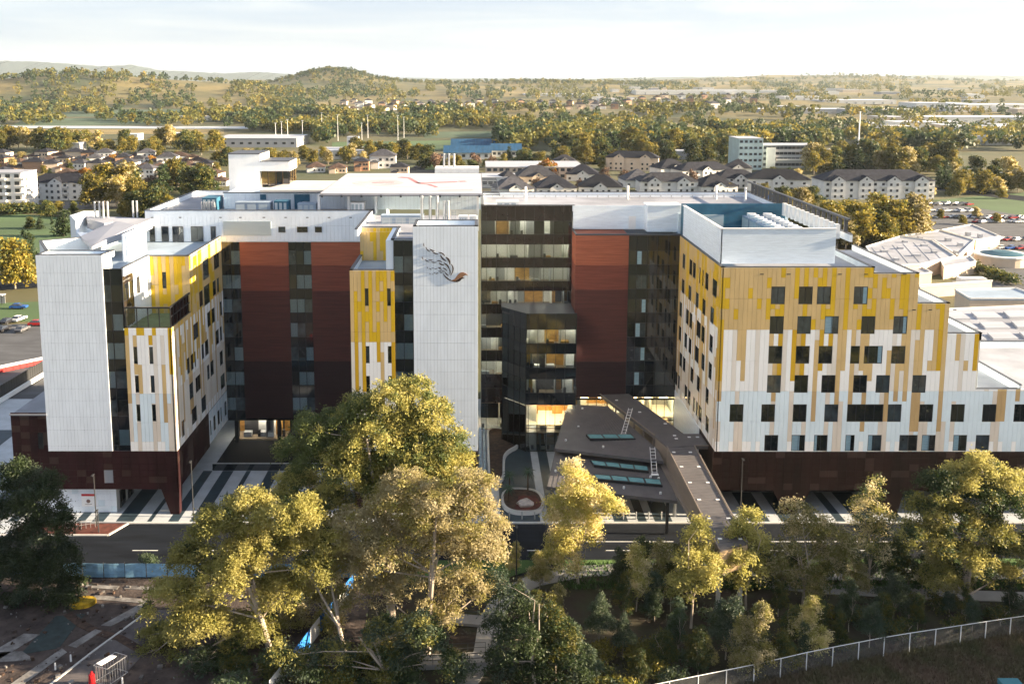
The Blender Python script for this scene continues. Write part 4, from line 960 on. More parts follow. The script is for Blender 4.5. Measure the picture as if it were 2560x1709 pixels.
# ================================================================== building site on the left
hd = thing('site_hoarding', (-45,107.2,0), 'blue mesh hoarding along the road beside the building site', 'hoarding')
bl = MB(); 
for k in range(24):
    x0 = -74+2.6*k; y0 = 107.45-.012*k; b = MB()
    for s in range(4): 
        xa, xb = x0+.05+.625*s, x0+.05+.625*(s+1); ya, yb = y0+.05*math.sin(k*2+s), y0+.05*math.sin(k*2+s+1); b.hexa([(xa,ya-.015,.0),(xb,yb-.015,.0),(xb,yb+.015,.0),(xa,ya+.015,.0),(xa,ya-.015,1.75),(xb,yb-.015,1.75),(xb,yb+.015,1.75),(xa,ya+.015,1.75)])
    b.build('mesh_panel', M['blue_mesh'], hd); b = MB(); b.tube((x0,y0,-.1),(x0,y0,1.95),.035,.035,6); b.build('post', M['pole'], hd)
slabm = M['slab']
for pl in ([(-46.8,105.0),(-42.8,104.6),(-42.8,105.4),(-46.8,105.8)],[(-42,104.7),(-37,104.4),(-37,105.1),(-42,105.5)],[(-44.9,102.5),(-38.3,101.6),(-38.3,102.4),(-44.9,103.4)],[(-41.75,97.2),(-40.6,97.0),(-37.6,101.0),(-38.7,101.8)],
           [(-43.8,93.4),(-42.75,93),(-41.2,96.1),(-42.1,96.4)],[(-46.84,86.8),(-45.5,86.8),(-43.4,92.2),(-44.24,92.9)],[(-54,87.5),(-51.8,87.3),(-47.75,95.4),(-49.6,95.6)],[(-50,90.5),(-46.2,90.9),(-48.3,92.4),(-50.5,92.2)]): 
    sheet('concrete_slab', pl, -.04, slabm)
sheet('green_mat', [(-48.2,91.8),(-44.6,93),(-44.5,99.5),(-47.6,99.0)], -.06, mat('green_grey_gravel', (.026,.040,.040), .9, .25, (1,1,1)), t=.05)
sheet('site_road', [(-43.6,86),(-36.4,86),(-33.5,100),(-37.4,100.4)], -.065, mat('grey_road', (.085,.075,.075), .9, .3, (.4,.4,.4), bump=.3, bscale=3), t=.05)
path('kerb_strip', [(-43.0,86),(-40.6,92.5),(-37.5,99.8)], .22, .03, M['conc'])
path('trench', [(-46.5,99.5),(-44.3,97.6),(-41.6,95.9),(-38.8,94.8),(-35.2,92.2)], 1.0, -.045, M['soil'])
cg = thing('barrier_cage', (-37.2,88.4,0), 'cage of white steel crowd barriers on the building site', 'barrier')
for (p, q) in (((-38.4,87.0),(-37.0,89.2)),((-37.0,89.2),(-35.6,88.6)),((-35.6,88.6),(-36.8,86.4)),((-36.8,86.4),(-38.4,87.0))):
    b = MB(); p, q = Vector((*p,0)), Vector((*q,0))
    for k in range(9): r_ = p.lerp(q,k/8); b.bar(r_, r_+Vector((0,0,1.9)), .025,.025)
    for z in (.1,1.9): b.bar(p+Vector((0,0,z)),q+Vector((0,0,z)),.04,.04)
    b.build('barrier_panel', M['steel'], cg)
b = MB(); b.prism([(-38.2,87.2),(-37.2,88.7),(-36.6,88.4),(-37.6,86.9)],1.92,2.0); b.build('board', M['whitepaint'], cg)
b = MB(); b.tube((-38.6,86.9,-.05),(-38.6,86.9,1.0),.34,.28,10); b.tube((-38.6,86.9,1.0),(-38.6,86.9,1.35),.16,.10,8); tag(b.build('red_drum', mat('red_plastic', (.45,.015,.02), .4)), 'small red plastic drum beside the barrier cage', 'drum')
b = MB(); b.prism(smooth([(-47.2,100.2),(-44.6,100.4),(-43.8,102.0),(-46,102.6)],2), -.05, .45); tag(b.build('yellow_cover', mat('yellow_tarp', (.34,.22,.01), .6, .4, (2,2,2))), 'yellow curved cover half hidden under the dark left tree', 'cover')
for x, y in ((-43.3,89.2),(-42.3,90.6),(-35.5,86.8)):
    b = MB(); b.tube((x,y,-.05),(x,y,.7),.10,.08,6); tag(b.build('marker_post', M['whitepaint']), 'small white marker post on the kerb of the site road', 'post', 'site marker posts')
rb_ = np.random.RandomState(12); b = MB()
for k in range(520):
    x, y = rb_.uniform(-58,-16), rb_.uniform(85,106.5); r_ = .05+.22*rb_.rand()**3; a = rb_.rand()*6.28
    b.obox((x,y), r_, r_*(.4+.6*rb_.rand()), -.1, -.1+r_*(.5+.6*rb_.rand())+.06, a, k%3)
tag(b.build('site_rubble', [M['dirt'],M['slab'],M['soil']]), 'loose stones and clods scattered over the building site', 'rubble', kind='stuff')
# blue and white banner fence
bf = thing('banner_fence', (-17.5,94,0), 'blue and white printed banner fence glimpsed between the tall trees', 'fence')
bl_m = mat('banner_blue', (.02,.16,.50), .5, .15, (.5,.5,.5)); wh_m = M['whitepaint']
bp = [Vector((-14.6,104.5,0)),Vector((-17.1,95.6,0)),Vector((-18.4,90.8,0)),Vector((-20.2,84.5,0))]
tot = 0
for p, q in zip(bp, bp[1:]):
    n = max(1, int((q-p).length/2.2))
    for k in range(n):
        a, c = p.lerp(q,k/n), p.lerp(q,(k+1)/n); b = MB(); b.bar(a+Vector((0,0,1.0)),c+Vector((0,0,1.0)),.05,1.9,0); o = b.build('banner_panel', wh_m if tot % 3 == 1 else bl_m, bf); tot += 1
        b = MB(); e = (c-a)*.18; nrm = (c-a).cross(Vector((0,0,1))).normalized()*.03
        for z in (1.35,1.0): b.bar(a+e+nrm+Vector((0,0,z)), c-e+nrm+Vector((0,0,z)), .02,.14)
        b.build('print_stripe', bl_m if tot % 3 == 2 else wh_m, o); b = MB(); b.tube(a,a+Vector((0,0,2.1)),.04,.04,6); b.build('post', M['pole'], bf)
# ramp with black rail
rp_ = thing('ramp', (-2,91,0), 'pale concrete ramp with black railings below the tall trees', 'ramp')
b = MB(); b.prism([(-8.2,88.8),(1.2,89.6),(1.0,91.4),(-8.4,90.6)], 0, .55); b.build('slab', M['path'], rp_); b = MB(); b.prism([(-4.5,97.4),(1.2,96.6),(1.5,98.4),(-4.3,99.2)],0,.3); b.build('slab', M['path'], rp_)
for (p, q) in (((-8.2,88.8,.55),(1.2,89.6,.55)),((-8.4,90.6,.55),(1.0,91.4,.55)),((1.2,89.6,.55),(1.9,94.5,.0)),((-4.4,99,.3),(1.4,98.2,.3))):
    b = MB(); p, q = Vector(p), Vector(q)
    for k in range(6): r_ = p.lerp(q,k/5); b.bar(r_,r_+Vector((0,0,1.05)),.05,.05)
    for z in (.5,1.05): b.bar(p+Vector((0,0,z)),q+Vector((0,0,z)),.05,.05)
    b.build('railing', M['pole'], rp_)
# wire fence on the right
wf = thing('wire_fence', (40,90,0), 'galvanised post and rail wire fence climbing the grassy bank', 'fence')
pst = MB(); pst.tube((0,0,-.2),(0,0,2.1),.055,.055,8); pm = pst.me('fence_post', M['whitepaint'])
tot = [0]; 
for (a,b_),(c,d) in zip(fence_line, fence_line[1:]): tot.append(tot[-1]+math.hypot(c-a,d-b_))
def fpt(s):
    for k in range(len(tot)-1):
        if s <= tot[k+1]: f = (s-tot[k])/(tot[k+1]-tot[k]); return Vector((fence_line[k][0]*(1-f)+fence_line[k+1][0]*f, fence_line[k][1]*(1-f)+fence_line[k+1][1]*f, 0))
    return Vector((*fence_line[-1],0))
wm = D.materials.new('wire_mesh'); wm.use_nodes = True; _t = wm.node_tree; _t.nodes.clear()
_o = _t.nodes.new('ShaderNodeOutputMaterial'); _a = _t.nodes.new('ShaderNodeBsdfTransparent'); _b = _t.nodes.new('ShaderNodeBsdfDiffuse'); _b.inputs[0].default_value = (.35,.36,.37,1); _m = _t.nodes.new('ShaderNodeMixShader'); _m.inputs[0].default_value = .07
_t.links.new(_a.outputs[0],_m.inputs[1]); _t.links.new(_b.outputs[0],_m.inputs[2]); _t.links.new(_m.outputs[0],_o.inputs['Surface'])
s = 2.0
while s < tot[-1]-3:
    o = link('post', pm, wf); p = fpt(s); q = fpt(s+3.15); o.location = p-Vector(wf.location)
    b = MB(); b.tube(p+Vector((0,0,2.08)), q+Vector((0,0,2.08)), .04,.04,6); b.build('top_rail', M['whitepaint'], wf)
    b = MB(); b.bar(p+Vector((0,0,1.0)), q+Vector((0,0,1.0)), .01, 2.0); b.build('wire_mesh', wm, wf); s += 3.15
b = MB(); b.box(52.2,54.2,85.2,86.6,-.1,.8); tag(b.build('teal_crate', mat('teal_plastic', (.06,.22,.27), .5)), 'pale teal box lying on the bank at the bottom right corner', 'box')
# ================================================================== trees
M['bark'] = mat('pale_bark', (.30,.25,.20), .8, .35, (.8,.8,.25), col2=(.45,.38,.31))
M['bark_d'] = mat('grey_bark', (.10,.085,.07), .9, .4, (1,1,.3))
def leafmat(name, col, col2, tr=.35):
    m = D.materials.new(name); m.use_nodes = True; t = m.node_tree; t.nodes.clear(); l = t.links.new
    o = t.nodes.new('ShaderNodeOutputMaterial'); d = t.nodes.new('ShaderNodeBsdfPrincipled'); d.inputs['Roughness'].default_value = .55; d.inputs['Specular IOR Level'].default_value = .3
    tl = t.nodes.new('ShaderNodeBsdfTranslucent'); mxs = t.nodes.new('ShaderNodeMixShader'); mxs.inputs[0].default_value = tr
    g = t.nodes.new('ShaderNodeNewGeometry'); n = t.nodes.new('ShaderNodeTexNoise'); n.inputs['Scale'].default_value = .45; n.inputs['Detail'].default_value = 5
    r = t.nodes.new('ShaderNodeValToRGB'); r.color_ramp.elements[0].position = .35; r.color_ramp.elements[1].position = .65; r.color_ramp.elements[0].color = (*col,1); r.color_ramp.elements[1].color = (*col2,1)
    oi = t.nodes.new('ShaderNodeObjectInfo'); mr = t.nodes.new('ShaderNodeMapRange'); mr.inputs['To Min'].default_value = .72; mr.inputs['To Max'].default_value = 1.28; l(oi.outputs['Random'], mr.inputs['Value'])
    sc = t.nodes.new('ShaderNodeVectorMath'); sc.operation = 'SCALE'; l(g.outputs['Position'], n.inputs['Vector']); l(n.outputs['Fac'], r.inputs['Fac']); l(r.outputs['Color'], sc.inputs[0]); l(mr.outputs[0], sc.inputs['Scale'])
    l(sc.outputs[0], d.inputs['Base Color']); l(sc.outputs[0], tl.inputs['Color']); l(d.outputs[0], mxs.inputs[1]); l(tl.outputs[0], mxs.inputs[2]); l(mxs.outputs[0], o.inputs['Surface'])
    return m
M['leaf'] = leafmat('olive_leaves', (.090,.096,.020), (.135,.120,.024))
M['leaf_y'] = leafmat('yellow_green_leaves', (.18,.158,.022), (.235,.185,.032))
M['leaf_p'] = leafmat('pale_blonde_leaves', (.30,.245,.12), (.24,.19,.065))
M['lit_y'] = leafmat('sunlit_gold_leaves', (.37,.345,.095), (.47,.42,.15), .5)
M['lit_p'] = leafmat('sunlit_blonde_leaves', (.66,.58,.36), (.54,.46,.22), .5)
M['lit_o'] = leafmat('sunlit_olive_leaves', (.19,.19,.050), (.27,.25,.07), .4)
M['shade_g'] = leafmat('shaded_green_leaves', (.085,.115,.040), (.13,.15,.045))
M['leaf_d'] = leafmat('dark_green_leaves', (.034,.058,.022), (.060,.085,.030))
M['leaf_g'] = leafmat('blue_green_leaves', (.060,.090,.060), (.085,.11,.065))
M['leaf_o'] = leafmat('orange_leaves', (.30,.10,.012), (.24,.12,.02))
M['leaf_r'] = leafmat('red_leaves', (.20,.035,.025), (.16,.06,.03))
M['leaf_b'] = leafmat('bare_twig_brown', (.14,.085,.055), (.18,.11,.07), .1)
def foliage(blobs, per_m2, leaf, subr, seed, mats=(0,), flat=.8, droop=.5):
    """leaf quads in sub-clumps spread through ellipsoidal blobs (x,y,z,r)"""
    rs = np.random.RandomState(seed); P = []; MI = []
    for bi, bl in enumerate(blobs):
        x, y, z, r = bl[:4]; mi0 = bl[4] if len(bl) > 4 else None
        ns = max(4, int(8*(r/subr)**2*.55))
        dr = rs.randn(ns,3); dr /= np.linalg.norm(dr,axis=1)[:,None]; dr[:,2] = np.where(dr[:,2] < -.45, -dr[:,2], dr[:,2])
        cc = np.array([x,y,z])+dr*(r*(.45+.55*rs.rand(ns)**.6))[:,None]*np.array([1,1,flat])
        for c in cc:
            n = max(5, int(per_m2*subr*subr*(.6+.8*rs.rand()))); q = rs.randn(n,3)*subr*np.array([.52,.52,.36]); q[:,2] -= .35*np.linalg.norm(q[:,:2],axis=1)**2/subr*.6
            P.append(c+q); m = mi0 if mi0 is not None and rs.rand() < .8 else mats[rs.randint(len(mats))]; MI.append(np.full(n, m))
    P = np.concatenate(P); MI = np.concatenate(MI); n = len(P)
    d = rs.randn(n,3); d[:,2] = d[:,2]*.6-droop; d /= np.linalg.norm(d,axis=1)[:,None]
    e = rs.randn(n,3); s = np.cross(d,e); s /= np.linalg.norm(s,axis=1)[:,None]+1e-9
    ln = (leaf[0]*(.7+.6*rs.rand(n)))[:,None]; wd = (leaf[1]*(.7+.6*rs.rand(n)))[:,None]
    V = np.stack([P-d*ln/2, P+s*wd/2, P+d*ln/2, P-s*wd/2],1).reshape(-1,3)
    return V, MI
def leafmesh(name, V, MI, mats):
    n = len(V)//4; me = D.meshes.new(name)
    me.vertices.add(4*n); me.vertices.foreach_set('co', V.astype(np.float32).ravel())
    me.loops.add(4*n); me.loops.foreach_set('vertex_index', np.arange(4*n,dtype=np.int32))
    me.polygons.add(n); me.polygons.foreach_set('loop_start', np.arange(0,4*n,4,dtype=np.int32)); me.polygons.foreach_set('loop_total', np.full(n,4,dtype=np.int32))
    for m in mats: me.materials.append(m)
    me.polygons.foreach_set('material_index', MI.astype(np.int32)); me.update(calc_edges=True); return me
def limbs(base, blobs, r0, seed, forks=3, top=None):
    """trunk splitting into limbs that reach every blob"""
    rs = random.Random(seed); b = MB(); B = Vector(base)
    zs = [q[2] for q in blobs]; zmin, zmax = min(zs), max(zs)
    cx = sum(q[0] for q in blobs)/len(blobs); cy = sum(q[1] for q in blobs)/len(blobs)
    fz = B.z+(zmin-B.z)*.55 if zmin > B.z+2 else B.z+(zmax-B.z)*.25
    F_ = Vector((B.x*.7+cx*.3, B.y*.7+cy*.3, fz)); b.tube(B-Vector((0,0,.3)), F_, r0, r0*.78, 8)
    mains = []
    for k in range(forks):
        a = rs.random()*6.28; t = Vector((cx+(rs.random()-.5)*4, cy+(rs.random()-.5)*3, F_.z+(zmax-F_.z)*(.45+.4*rs.random()))); m_ = F_.lerp(t,.5)+Vector((rs.uniform(-.5,.5),rs.uniform(-.5,.5),.3))
        b.tube(F_, m_, r0*.55, r0*.42, 6); b.tube(m_, t, r0*.42, r0*.22, 6); mains += [(m_, r0*.3),(t, r0*.2),(F_, r0*.35)]
    for q in blobs:
        c = Vector(q[:3]); m_, rr_ = min(mains, key=lambda s: (s[0]-c).length+(0 if s[0].z < c.z else 3))
        mid = m_.lerp(c,.55)+Vector((rs.uniform(-.4,.4),rs.uniform(-.4,.4),rs.uniform(-.1,.5))); b.tube(m_, mid, rr_*.8, rr_*.5, 5, cap=False); b.tube(mid, c, rr_*.5, rr_*.22, 5, cap=False)
        for s in range(4):
            e = c+Vector((rs.uniform(-1,1),rs.uniform(-1,1),rs.uniform(-.2,1)))*q[3]*.8; b.tube(mid.lerp(c,.4+.5*rs.random()), e, rr_*.3, rr_*.08, 4, cap=False)
    return b
def hero(name, label, base, pxblobs, Y, mats, seed, per=165, leaf=(.34,.13), r0=.35, forks=3, subr=.75, group=None, bark='bark'):
    bl = []
    rs = random.Random(seed)
    for q in pxblobs:
        yy = Y+rs.uniform(-1.6,1.6); p = at(q[0], q[1], Y=yy); d = yy*_c+(CAM_H-p.z)*_s; bl.append((p.x, p.y, p.z, q[2]*d/FOC*1.02)+tuple(q[3:4]))
    B = Vector(base) if base else Vector((sum(q[0] for q in bl)/len(bl)+rs.uniform(-.6,.6), Y+rs.uniform(-.5,.5), 0))
    t = thing(name, (B.x,B.y,0), label, 'tree', group)
    loc = [(x-B.x,y-B.y,z,r)+tuple(rest) for x,y,z,r,*rest in bl]
    V, MI = foliage(loc, per, leaf, subr, seed, list(range(len(mats))))
    link('crown', leafmesh('crown', V, MI, [M[k] for k in mats]), t)
    limbs((0,0,0), loc, r0, seed, forks).build('trunk', M[bark], t, False)
    return t
hero('eucalyptus_tree', 'tallest eucalyptus, dense olive crown rising in front of the white bird tower', (-9.5,98.5,0),
     [(1030,985,55),(965,1000,55),(1085,1045,60),(1010,1070,70),(905,1020,50,2),(850,1065,60,2),(775,1070,48,2),(930,1100,70),(1110,1125,55),(800,1140,65,2),(1040,1160,75),(745,1215,60),(880,1190,75),(960,1230,75),(1120,1200,45),(725,1130,38,2),(1135,1095,28),(700,1270,55),(820,1270,70),(1060,1100,60),(985,1150,60),(870,1130,60),(1150,1150,35),(1090,1170,50)], 102, ('lit_y','lit_o','shade_g'), 101, r0=.5, forks=4)  # shade put into colour: darker green clumps on the crown's upper left
hero('eucalyptus_tree', 'broad pale blonde eucalyptus in the middle foreground with white forking limbs', (-5.2,92.0,0),
     [(1080,1270,80),(985,1250,70),(1180,1290,70),(1120,1370,85),(1000,1350,85),(1215,1380,55),(900,1320,70),(1205,1215,38),(1240,1320,30),(880,1420,60),(1040,1455,70),(1165,1470,55),(1215,1470,40),(950,1470,50),(1110,1530,45),(1170,1190,30),(940,1380,60),(1060,1330,70),(1150,1240,45),(1020,1210,50)], 95, ('lit_p','lit_y','lit_p'), 102, r0=.42, forks=5, per=118)
hero('eucalyptus_tree', 'spreading olive gold eucalyptus at left of the foreground clump over the building site', (-21.5,91.5,0),
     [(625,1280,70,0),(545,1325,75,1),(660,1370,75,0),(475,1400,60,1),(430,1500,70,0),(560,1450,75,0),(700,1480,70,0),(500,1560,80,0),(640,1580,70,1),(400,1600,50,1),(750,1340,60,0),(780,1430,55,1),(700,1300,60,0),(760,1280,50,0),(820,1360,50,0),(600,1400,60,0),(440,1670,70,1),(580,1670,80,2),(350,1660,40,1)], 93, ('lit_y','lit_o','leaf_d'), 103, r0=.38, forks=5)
hero('eucalyptus_tree', 'slender golden eucalyptus between the left and middle crowns with long bare stems', (-13.4,90.5,0),
     [(800,1330,55),(845,1400,50),(770,1480,45),(850,1500,45),(820,1560,40),(735,1540,40)], 97, ('lit_y','lit_p'), 104, r0=.28, forks=3)
hero('eucalyptus_tree', 'shaded dark green eucalyptus low at the bottom centre in front of the ramp', (-8.8,86.6,0),
     [(960,1590,55),(1050,1570,50),(1000,1660,65),(900,1680,60),(1090,1620,40),(840,1640,45),(760,1660,50),(700,1640,40),(1130,1660,35)], 87, ('leaf_d','leaf_g','lit_o'), 105, r0=.26, forks=3)
hero('eucalyptus_tree', 'bushy dark green tree in shade right of the concrete path at the bottom', (6.0,86.2,0),
     [(1280,1500,50),(1235,1560,35),(1300,1600,60,0),(1370,1590,55,0),(1340,1660,70,0),(1420,1660,55,0),(1250,1660,50),(1240,1450,30)], 87, ('leaf_d','leaf_g'), 106, r0=.22, forks=3, per=110)
hero('eucalyptus_tree', 'upright golden eucalyptus standing before the canopy skylights', None,
     [(1432,1168,22),(1440,1205,38),(1425,1255,48),(1490,1250,42),(1395,1290,32),(1450,1305,48),(1535,1270,28),(1410,1345,40),(1470,1350,32),(1420,1395,45),(1385,1385,30),(1390,1255,25)], 106, ('lit_y','lit_y','lit_p'), 107, r0=.2, forks=3)
hero('eucalyptus_tree', 'narrow yellow-lit cone-shaped tree at the foot of the raised walkway', None,
     [(1748,1305,20),(1745,1340,32),(1755,1385,40),(1720,1400,32),(1780,1420,38),(1740,1450,45),(1700,1470,35)], 97, ('lit_y','lit_y','lit_o'), 108, r0=.16, forks=2)
hero('eucalyptus_tree', 'big dark tree at the right edge with yellow lit top over the brown base', None,
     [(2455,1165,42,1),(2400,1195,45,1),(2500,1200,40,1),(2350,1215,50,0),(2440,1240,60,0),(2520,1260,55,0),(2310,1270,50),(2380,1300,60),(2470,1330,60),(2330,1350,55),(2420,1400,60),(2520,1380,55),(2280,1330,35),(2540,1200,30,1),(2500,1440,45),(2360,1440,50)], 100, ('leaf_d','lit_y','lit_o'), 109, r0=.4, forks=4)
hero('eucalyptus_tree', 'dark shaded tree at the left edge in front of the white ground-floor box', None,
     [(40,1200,60),(100,1250,60),(30,1290,70),(130,1320,60),(60,1380,75),(150,1400,55),(20,1450,70),(110,1460,65),(180,1460,35),(60,1530,60),(160,1500,40),(130,1200,30)], 103, ('leaf_d','leaf_d','leaf_g'), 110, r0=.35, forks=4)
hero('eucalyptus_tree', 'wispy golden tree between the walkway and the brown base', None,
     [(1990,1275,35),(2040,1310,45),(2000,1340,50),(2080,1350,50),(1960,1380,35),(2060,1400,50),(2110,1390,35),(1940,1430,40),(2020,1450,50)], 101, ('lit_p','lit_o','lit_o'), 111, r0=.18, forks=3, per=70)
hero('eucalyptus_tree', 'slim feathery tree with pointed pale top before the brown base', None,
     [(2190,1200,18),(2180,1235,30),(2165,1270,38),(2200,1290,35),(2150,1310,30),(2190,1330,42),(2160,1370,40),(2210,1390,40)], 104, ('lit_p','lit_o','leaf_d'), 112, r0=.15, forks=2, per=75)
hero('eucalyptus_tree', 'yellow-green small tree just right of the walkway end', None,
     [(1875,1290,28),(1850,1330,38),(1885,1360,40),(1850,1400,40),(1890,1420,36),(1840,1450,30)], 100, ('lit_y','lit_o'), 113, r0=.15, forks=2)

# ---------------------------------------------------------- smaller trees: a few kinds, copied
def kind(name, h, blobs, mats, seed, per, leaf, subr, r0, bark='bark', forks=2):
    t = D.objects.new(name, None)
    V, MI = foliage(blobs, per, leaf, subr, seed, list(range(len(mats)))); cm = leafmesh(name+'_crown', V, MI, [M[k] for k in mats])
    tm = limbs((0,0,0), blobs, r0, seed, forks).me(name+'_trunk', M[bark]); return (cm, tm, h)
def rblobs(seed, h, w_, n, base=.35, taper=.5):
    rs = random.Random(seed); out = []
    for k in range(n):
        f = (k+.5)/n; z = h*(base+(1-base)*f*.92); r_ = w_*(.5*(1-taper*f)); a = rs.random()*6.28; q = w_*.42*(1-taper*f)*rs.random()**.5
        out.append((q*math.cos(a), q*math.sin(a), z-r_*.3, r_*(.6+.5*rs.random())))
    return out
SAP = [kind('sapling', 10, rblobs(200+k, 10, 4.2, 9, .30+.06*(k%3), .55), mt, 300+k, 120, (.34,.13), .62, .10) for k, mt in enumerate((('leaf_d','leaf_g'),('leaf','leaf_d'),('leaf_g','leaf_g','leaf_d'),('lit_o','lit_y','lit_p'),('leaf_d','leaf')))]
def plant(kd, name, loc, h, label, group, rz, sxy=1., cat='tree'):
    cm, tm, h0 = kd; t = thing(name, loc, label, cat, group, rz); s = h/h0; t.scale = (s*sxy, s*sxy, s)
    link('crown', cm, t); link('trunk', tm, t); return t
R = random.Random(9)
sap_spots = [(1290,1345,108,'orange-tipped small sapling beside the slim street lamp',3),(1350,1370,104,'pale sapling with thin stem left of the upright golden tree',3),(1595,1345,100,'brown-tipped round-headed sapling in front of the dark road',3),(1560,1420,97,None,1),(1640,1420,98,None,0),(1680,1400,100,None,1),
  (1500,1480,93,'grey-green drooping sapling in the middle of the shaded wood',2),(1560,1530,91,'pale slender sapling with a white stem in the shaded wood',2),(1700,1490,92,None,0),(1820,1480,91,'blue-grey sapling below the walkway end',2),(1660,1560,89,None,1),(1750,1560,88,None,4),
  (1900,1500,92,None,2),(1980,1500,93,None,1),(2060,1500,94,None,4),(2130,1440,96,None,0),(2240,1420,98,'bluish young tree with bare stem by the second footpath',2),(1440,1560,88,None,0),(1480,1610,86,None,2),(1600,1640,86,None,4),(1340,1470,95,None,1),(1300,1440,99,'low sapling with open crown beside the path bend',3),(2300,1480,96,None,4),(2180,1500,93,None,2),(2420,1470,98,None,1),(2530,1460,99,None,0),(1860,1560,90,None,4),(1395,1450,97,None,3),(1950,1440,99,None,1),(2010,1560,91,None,0),(2100,1550,93,None,4)]
for k, (px, py, Y, lab, kd) in enumerate(sap_spots):
    p = at(px, py, Y=Y); h = max(4.5, p.z+.1); plant(SAP[kd], 'sapling', (p.x,p.y,-.1), h, lab or ('slender shaded sapling in the dark wood right of the path', None)[0], 'saplings in the shaded wood', R.random()*6.28, R.uniform(.75,1.1))
for k in range(34):
    px, py = R.uniform(1380,2440), R.uniform(1470,1640); Y = R.uniform(88,99) if px > 1700 else R.uniform(85,97)
    p = at(px,py,Y=Y)
    if p.z < 3 or Y < fy(p.x)+.8: continue
    plant(SAP[k%5], 'sapling', (p.x,p.y,-.1), min(p.z,11), 'slender shaded sapling in the dark wood right of the path', 'saplings in the shaded wood', R.random()*6.28, R.uniform(.8,1.3))
for k in range(24):
    px = 1540+38*k+R.uniform(-14,14); py = R.uniform(1330,1450); Y = R.uniform(101.2,106.6); p = at(px,py,Y=Y)
    if 26 < p.x < 32 and Y > 98: continue
    plant(SAP[R.choice([0,1,3,4,3])], 'sapling', (p.x,p.y,-.1), max(5,min(p.z,11)), 'half-lit roadside sapling between the footpath and the road', 'saplings along the road', R.random()*6.28, R.uniform(.85,1.3))
# trees out of the frame that shade the lower wood, as the same wood goes on to the right and towards the viewer
for k in range(22):
    x = 66+R.random()*60; y = 76+R.random()*30
    plant(SAP[k%5], 'sapling', (x,y,-.1), 13+5*R.random(), 'tall sapling of the wood beyond the right edge', 'saplings beyond the right edge', R.random()*6.28, 1.3)
# low shrubs of the wood floor
SHR = [kind('shrub', 2.2, [(R.uniform(-1,1),R.uniform(-1,1),R.uniform(.5,1.4),R.uniform(.5,.9)) for _ in range(7)], mt, 400+k, 90, (.26,.11), .45, .05) for k, mt in enumerate((('leaf_d','leaf'),('leaf_g','leaf_d'),('leaf','leaf_y')))]
for k in range(46):
    x = R.uniform(4,64); y = fy(x)+R.uniform(.8,9.5)
    if 103 < y: continue
    plant(SHR[k%3], 'shrub', (x,y,-.08), R.uniform(1.2,2.6), 'low dark shrub under the saplings near the wire fence', 'shrubs on the wood floor', R.random()*6.28, R.uniform(.9,1.5), 'shrub')
for k in range(14):
    plant(SHR[k%3], 'shrub', (R.uniform(-30,-1),R.uniform(85,90),-.08), R.uniform(1.5,3), 'low dark shrub at the foot of the tall eucalypts', 'shrubs below the tall trees', R.random()*6.28, 1.2, 'shrub')
for x, y, h in ((-40.5,109.2,2.4),(8.2,109.6,2.6),(-12,109.5,2.6)):
    plant(SHR[1], 'shrub', (x,y,-.08), h, 'small dark roadside shrub on the asphalt edge', 'roadside shrubs', 0, .8, 'shrub')
# ================================================================== land behind: hills, mountains
R = random.Random(40)
def G(x, y, cx, cy, sx, sy, a): return a*np.exp(-((x-cx)/sx)**2-((y-cy)/sy)**2)
def land(x, y):
    """height of the land behind the town"""
    x, y = np.asarray(x, float), np.asarray(y, float)
    h = G(x,y,-1050,2500,260,330,48)+G(x,y,-1350,2600,300,350,28)+G(x,y,-720,2750,330,350,26)+G(x,y,-560,3600,180,300,46)+G(x,y,-600,3500,500,450,16)+G(x,y,-100,3900,600,500,16)+G(x,y,350,4100,500,500,10)
    h = h+np.clip((y-1600)/2600,0,1)**1.2*28+G(x,y,2300,6400,700,900,48)+G(x,y,0,6600,9000,800,22)+G(x,y,1400,3200,1500,300,6)+G(x,y,420,1500,260,160,10)
    n = np.sin(x*.0061+1.3)*np.sin(y*.0047+.4)*7+np.sin(x*.0023-y*.0031)*6+np.sin(x*.013+2)*np.sin(y*.011)*2.5
    return h+n*np.clip((y-1300)/900,0,1)-.6
xs = np.arange(-4800,4801,60.); ys = np.arange(950,8600,60.)
XX, YY = np.meshgrid(xs, ys); ZZ = land(XX,YY)
V = np.stack([XX,YY,ZZ],2).reshape(-1,3); nx = len(xs); f = []
for j in range(len(ys)-1):
    for i in range(nx-1): a = j*nx+i; f.append((a,a+1,a+nx+1,a+nx))
me = D.meshes.new('hills'); me.from_pydata(V.tolist(),[],f)
me.materials.append(mat('hill_pasture', (.040,.052,.022), .95, .3, (.0045,.0045,.0045), col2=(.19,.145,.05), detail=7)); me.polygons.foreach_set('use_smooth',[True]*len(f)); o = link('hills', me); o['kind'] = 'structure'
mt = MB(); prof = [(-400,168),(-150,160),(0,152),(120,156),(250,166),(330,163),(400,176),(480,180),(560,184),(640,180),(720,186),(900,193),(1100,196),(1400,198),(1700,193),(1900,192),(2100,194),(2350,188),(2560,190),(2900,186)]
for k in range(len(prof)-1):
    for s in range(6):
        a0, a1 = s/6, (s+1)/6; p0 = prof[k]; p1 = prof[k+1]; q = [(p0[0]+(p1[0]-p0[0])*t, p0[1]+(p1[1]-p0[1])*t+R.uniform(-1,1)) for t in (a0,a1)]
        A, B_ = at(*q[0],Y=12500), at(*q[1],Y=12500); mt.poly([(A.x,11000,-.5),(B_.x,11000,-.5),(B_.x,12500,B_.z),(A.x,12500,A.z)]); mt.poly([(A.x,12500,A.z),(B_.x,12500,B_.z),(B_.x,14500,-.5),(A.x,14500,-.5)])
tag(mt.build('mountain_range', mat('mountain_forest', (.05,.07,.06), .95)), kind='structure')
def gz(x, y): return max(-.2, float(land(x,y))) if y > 950 else -.2
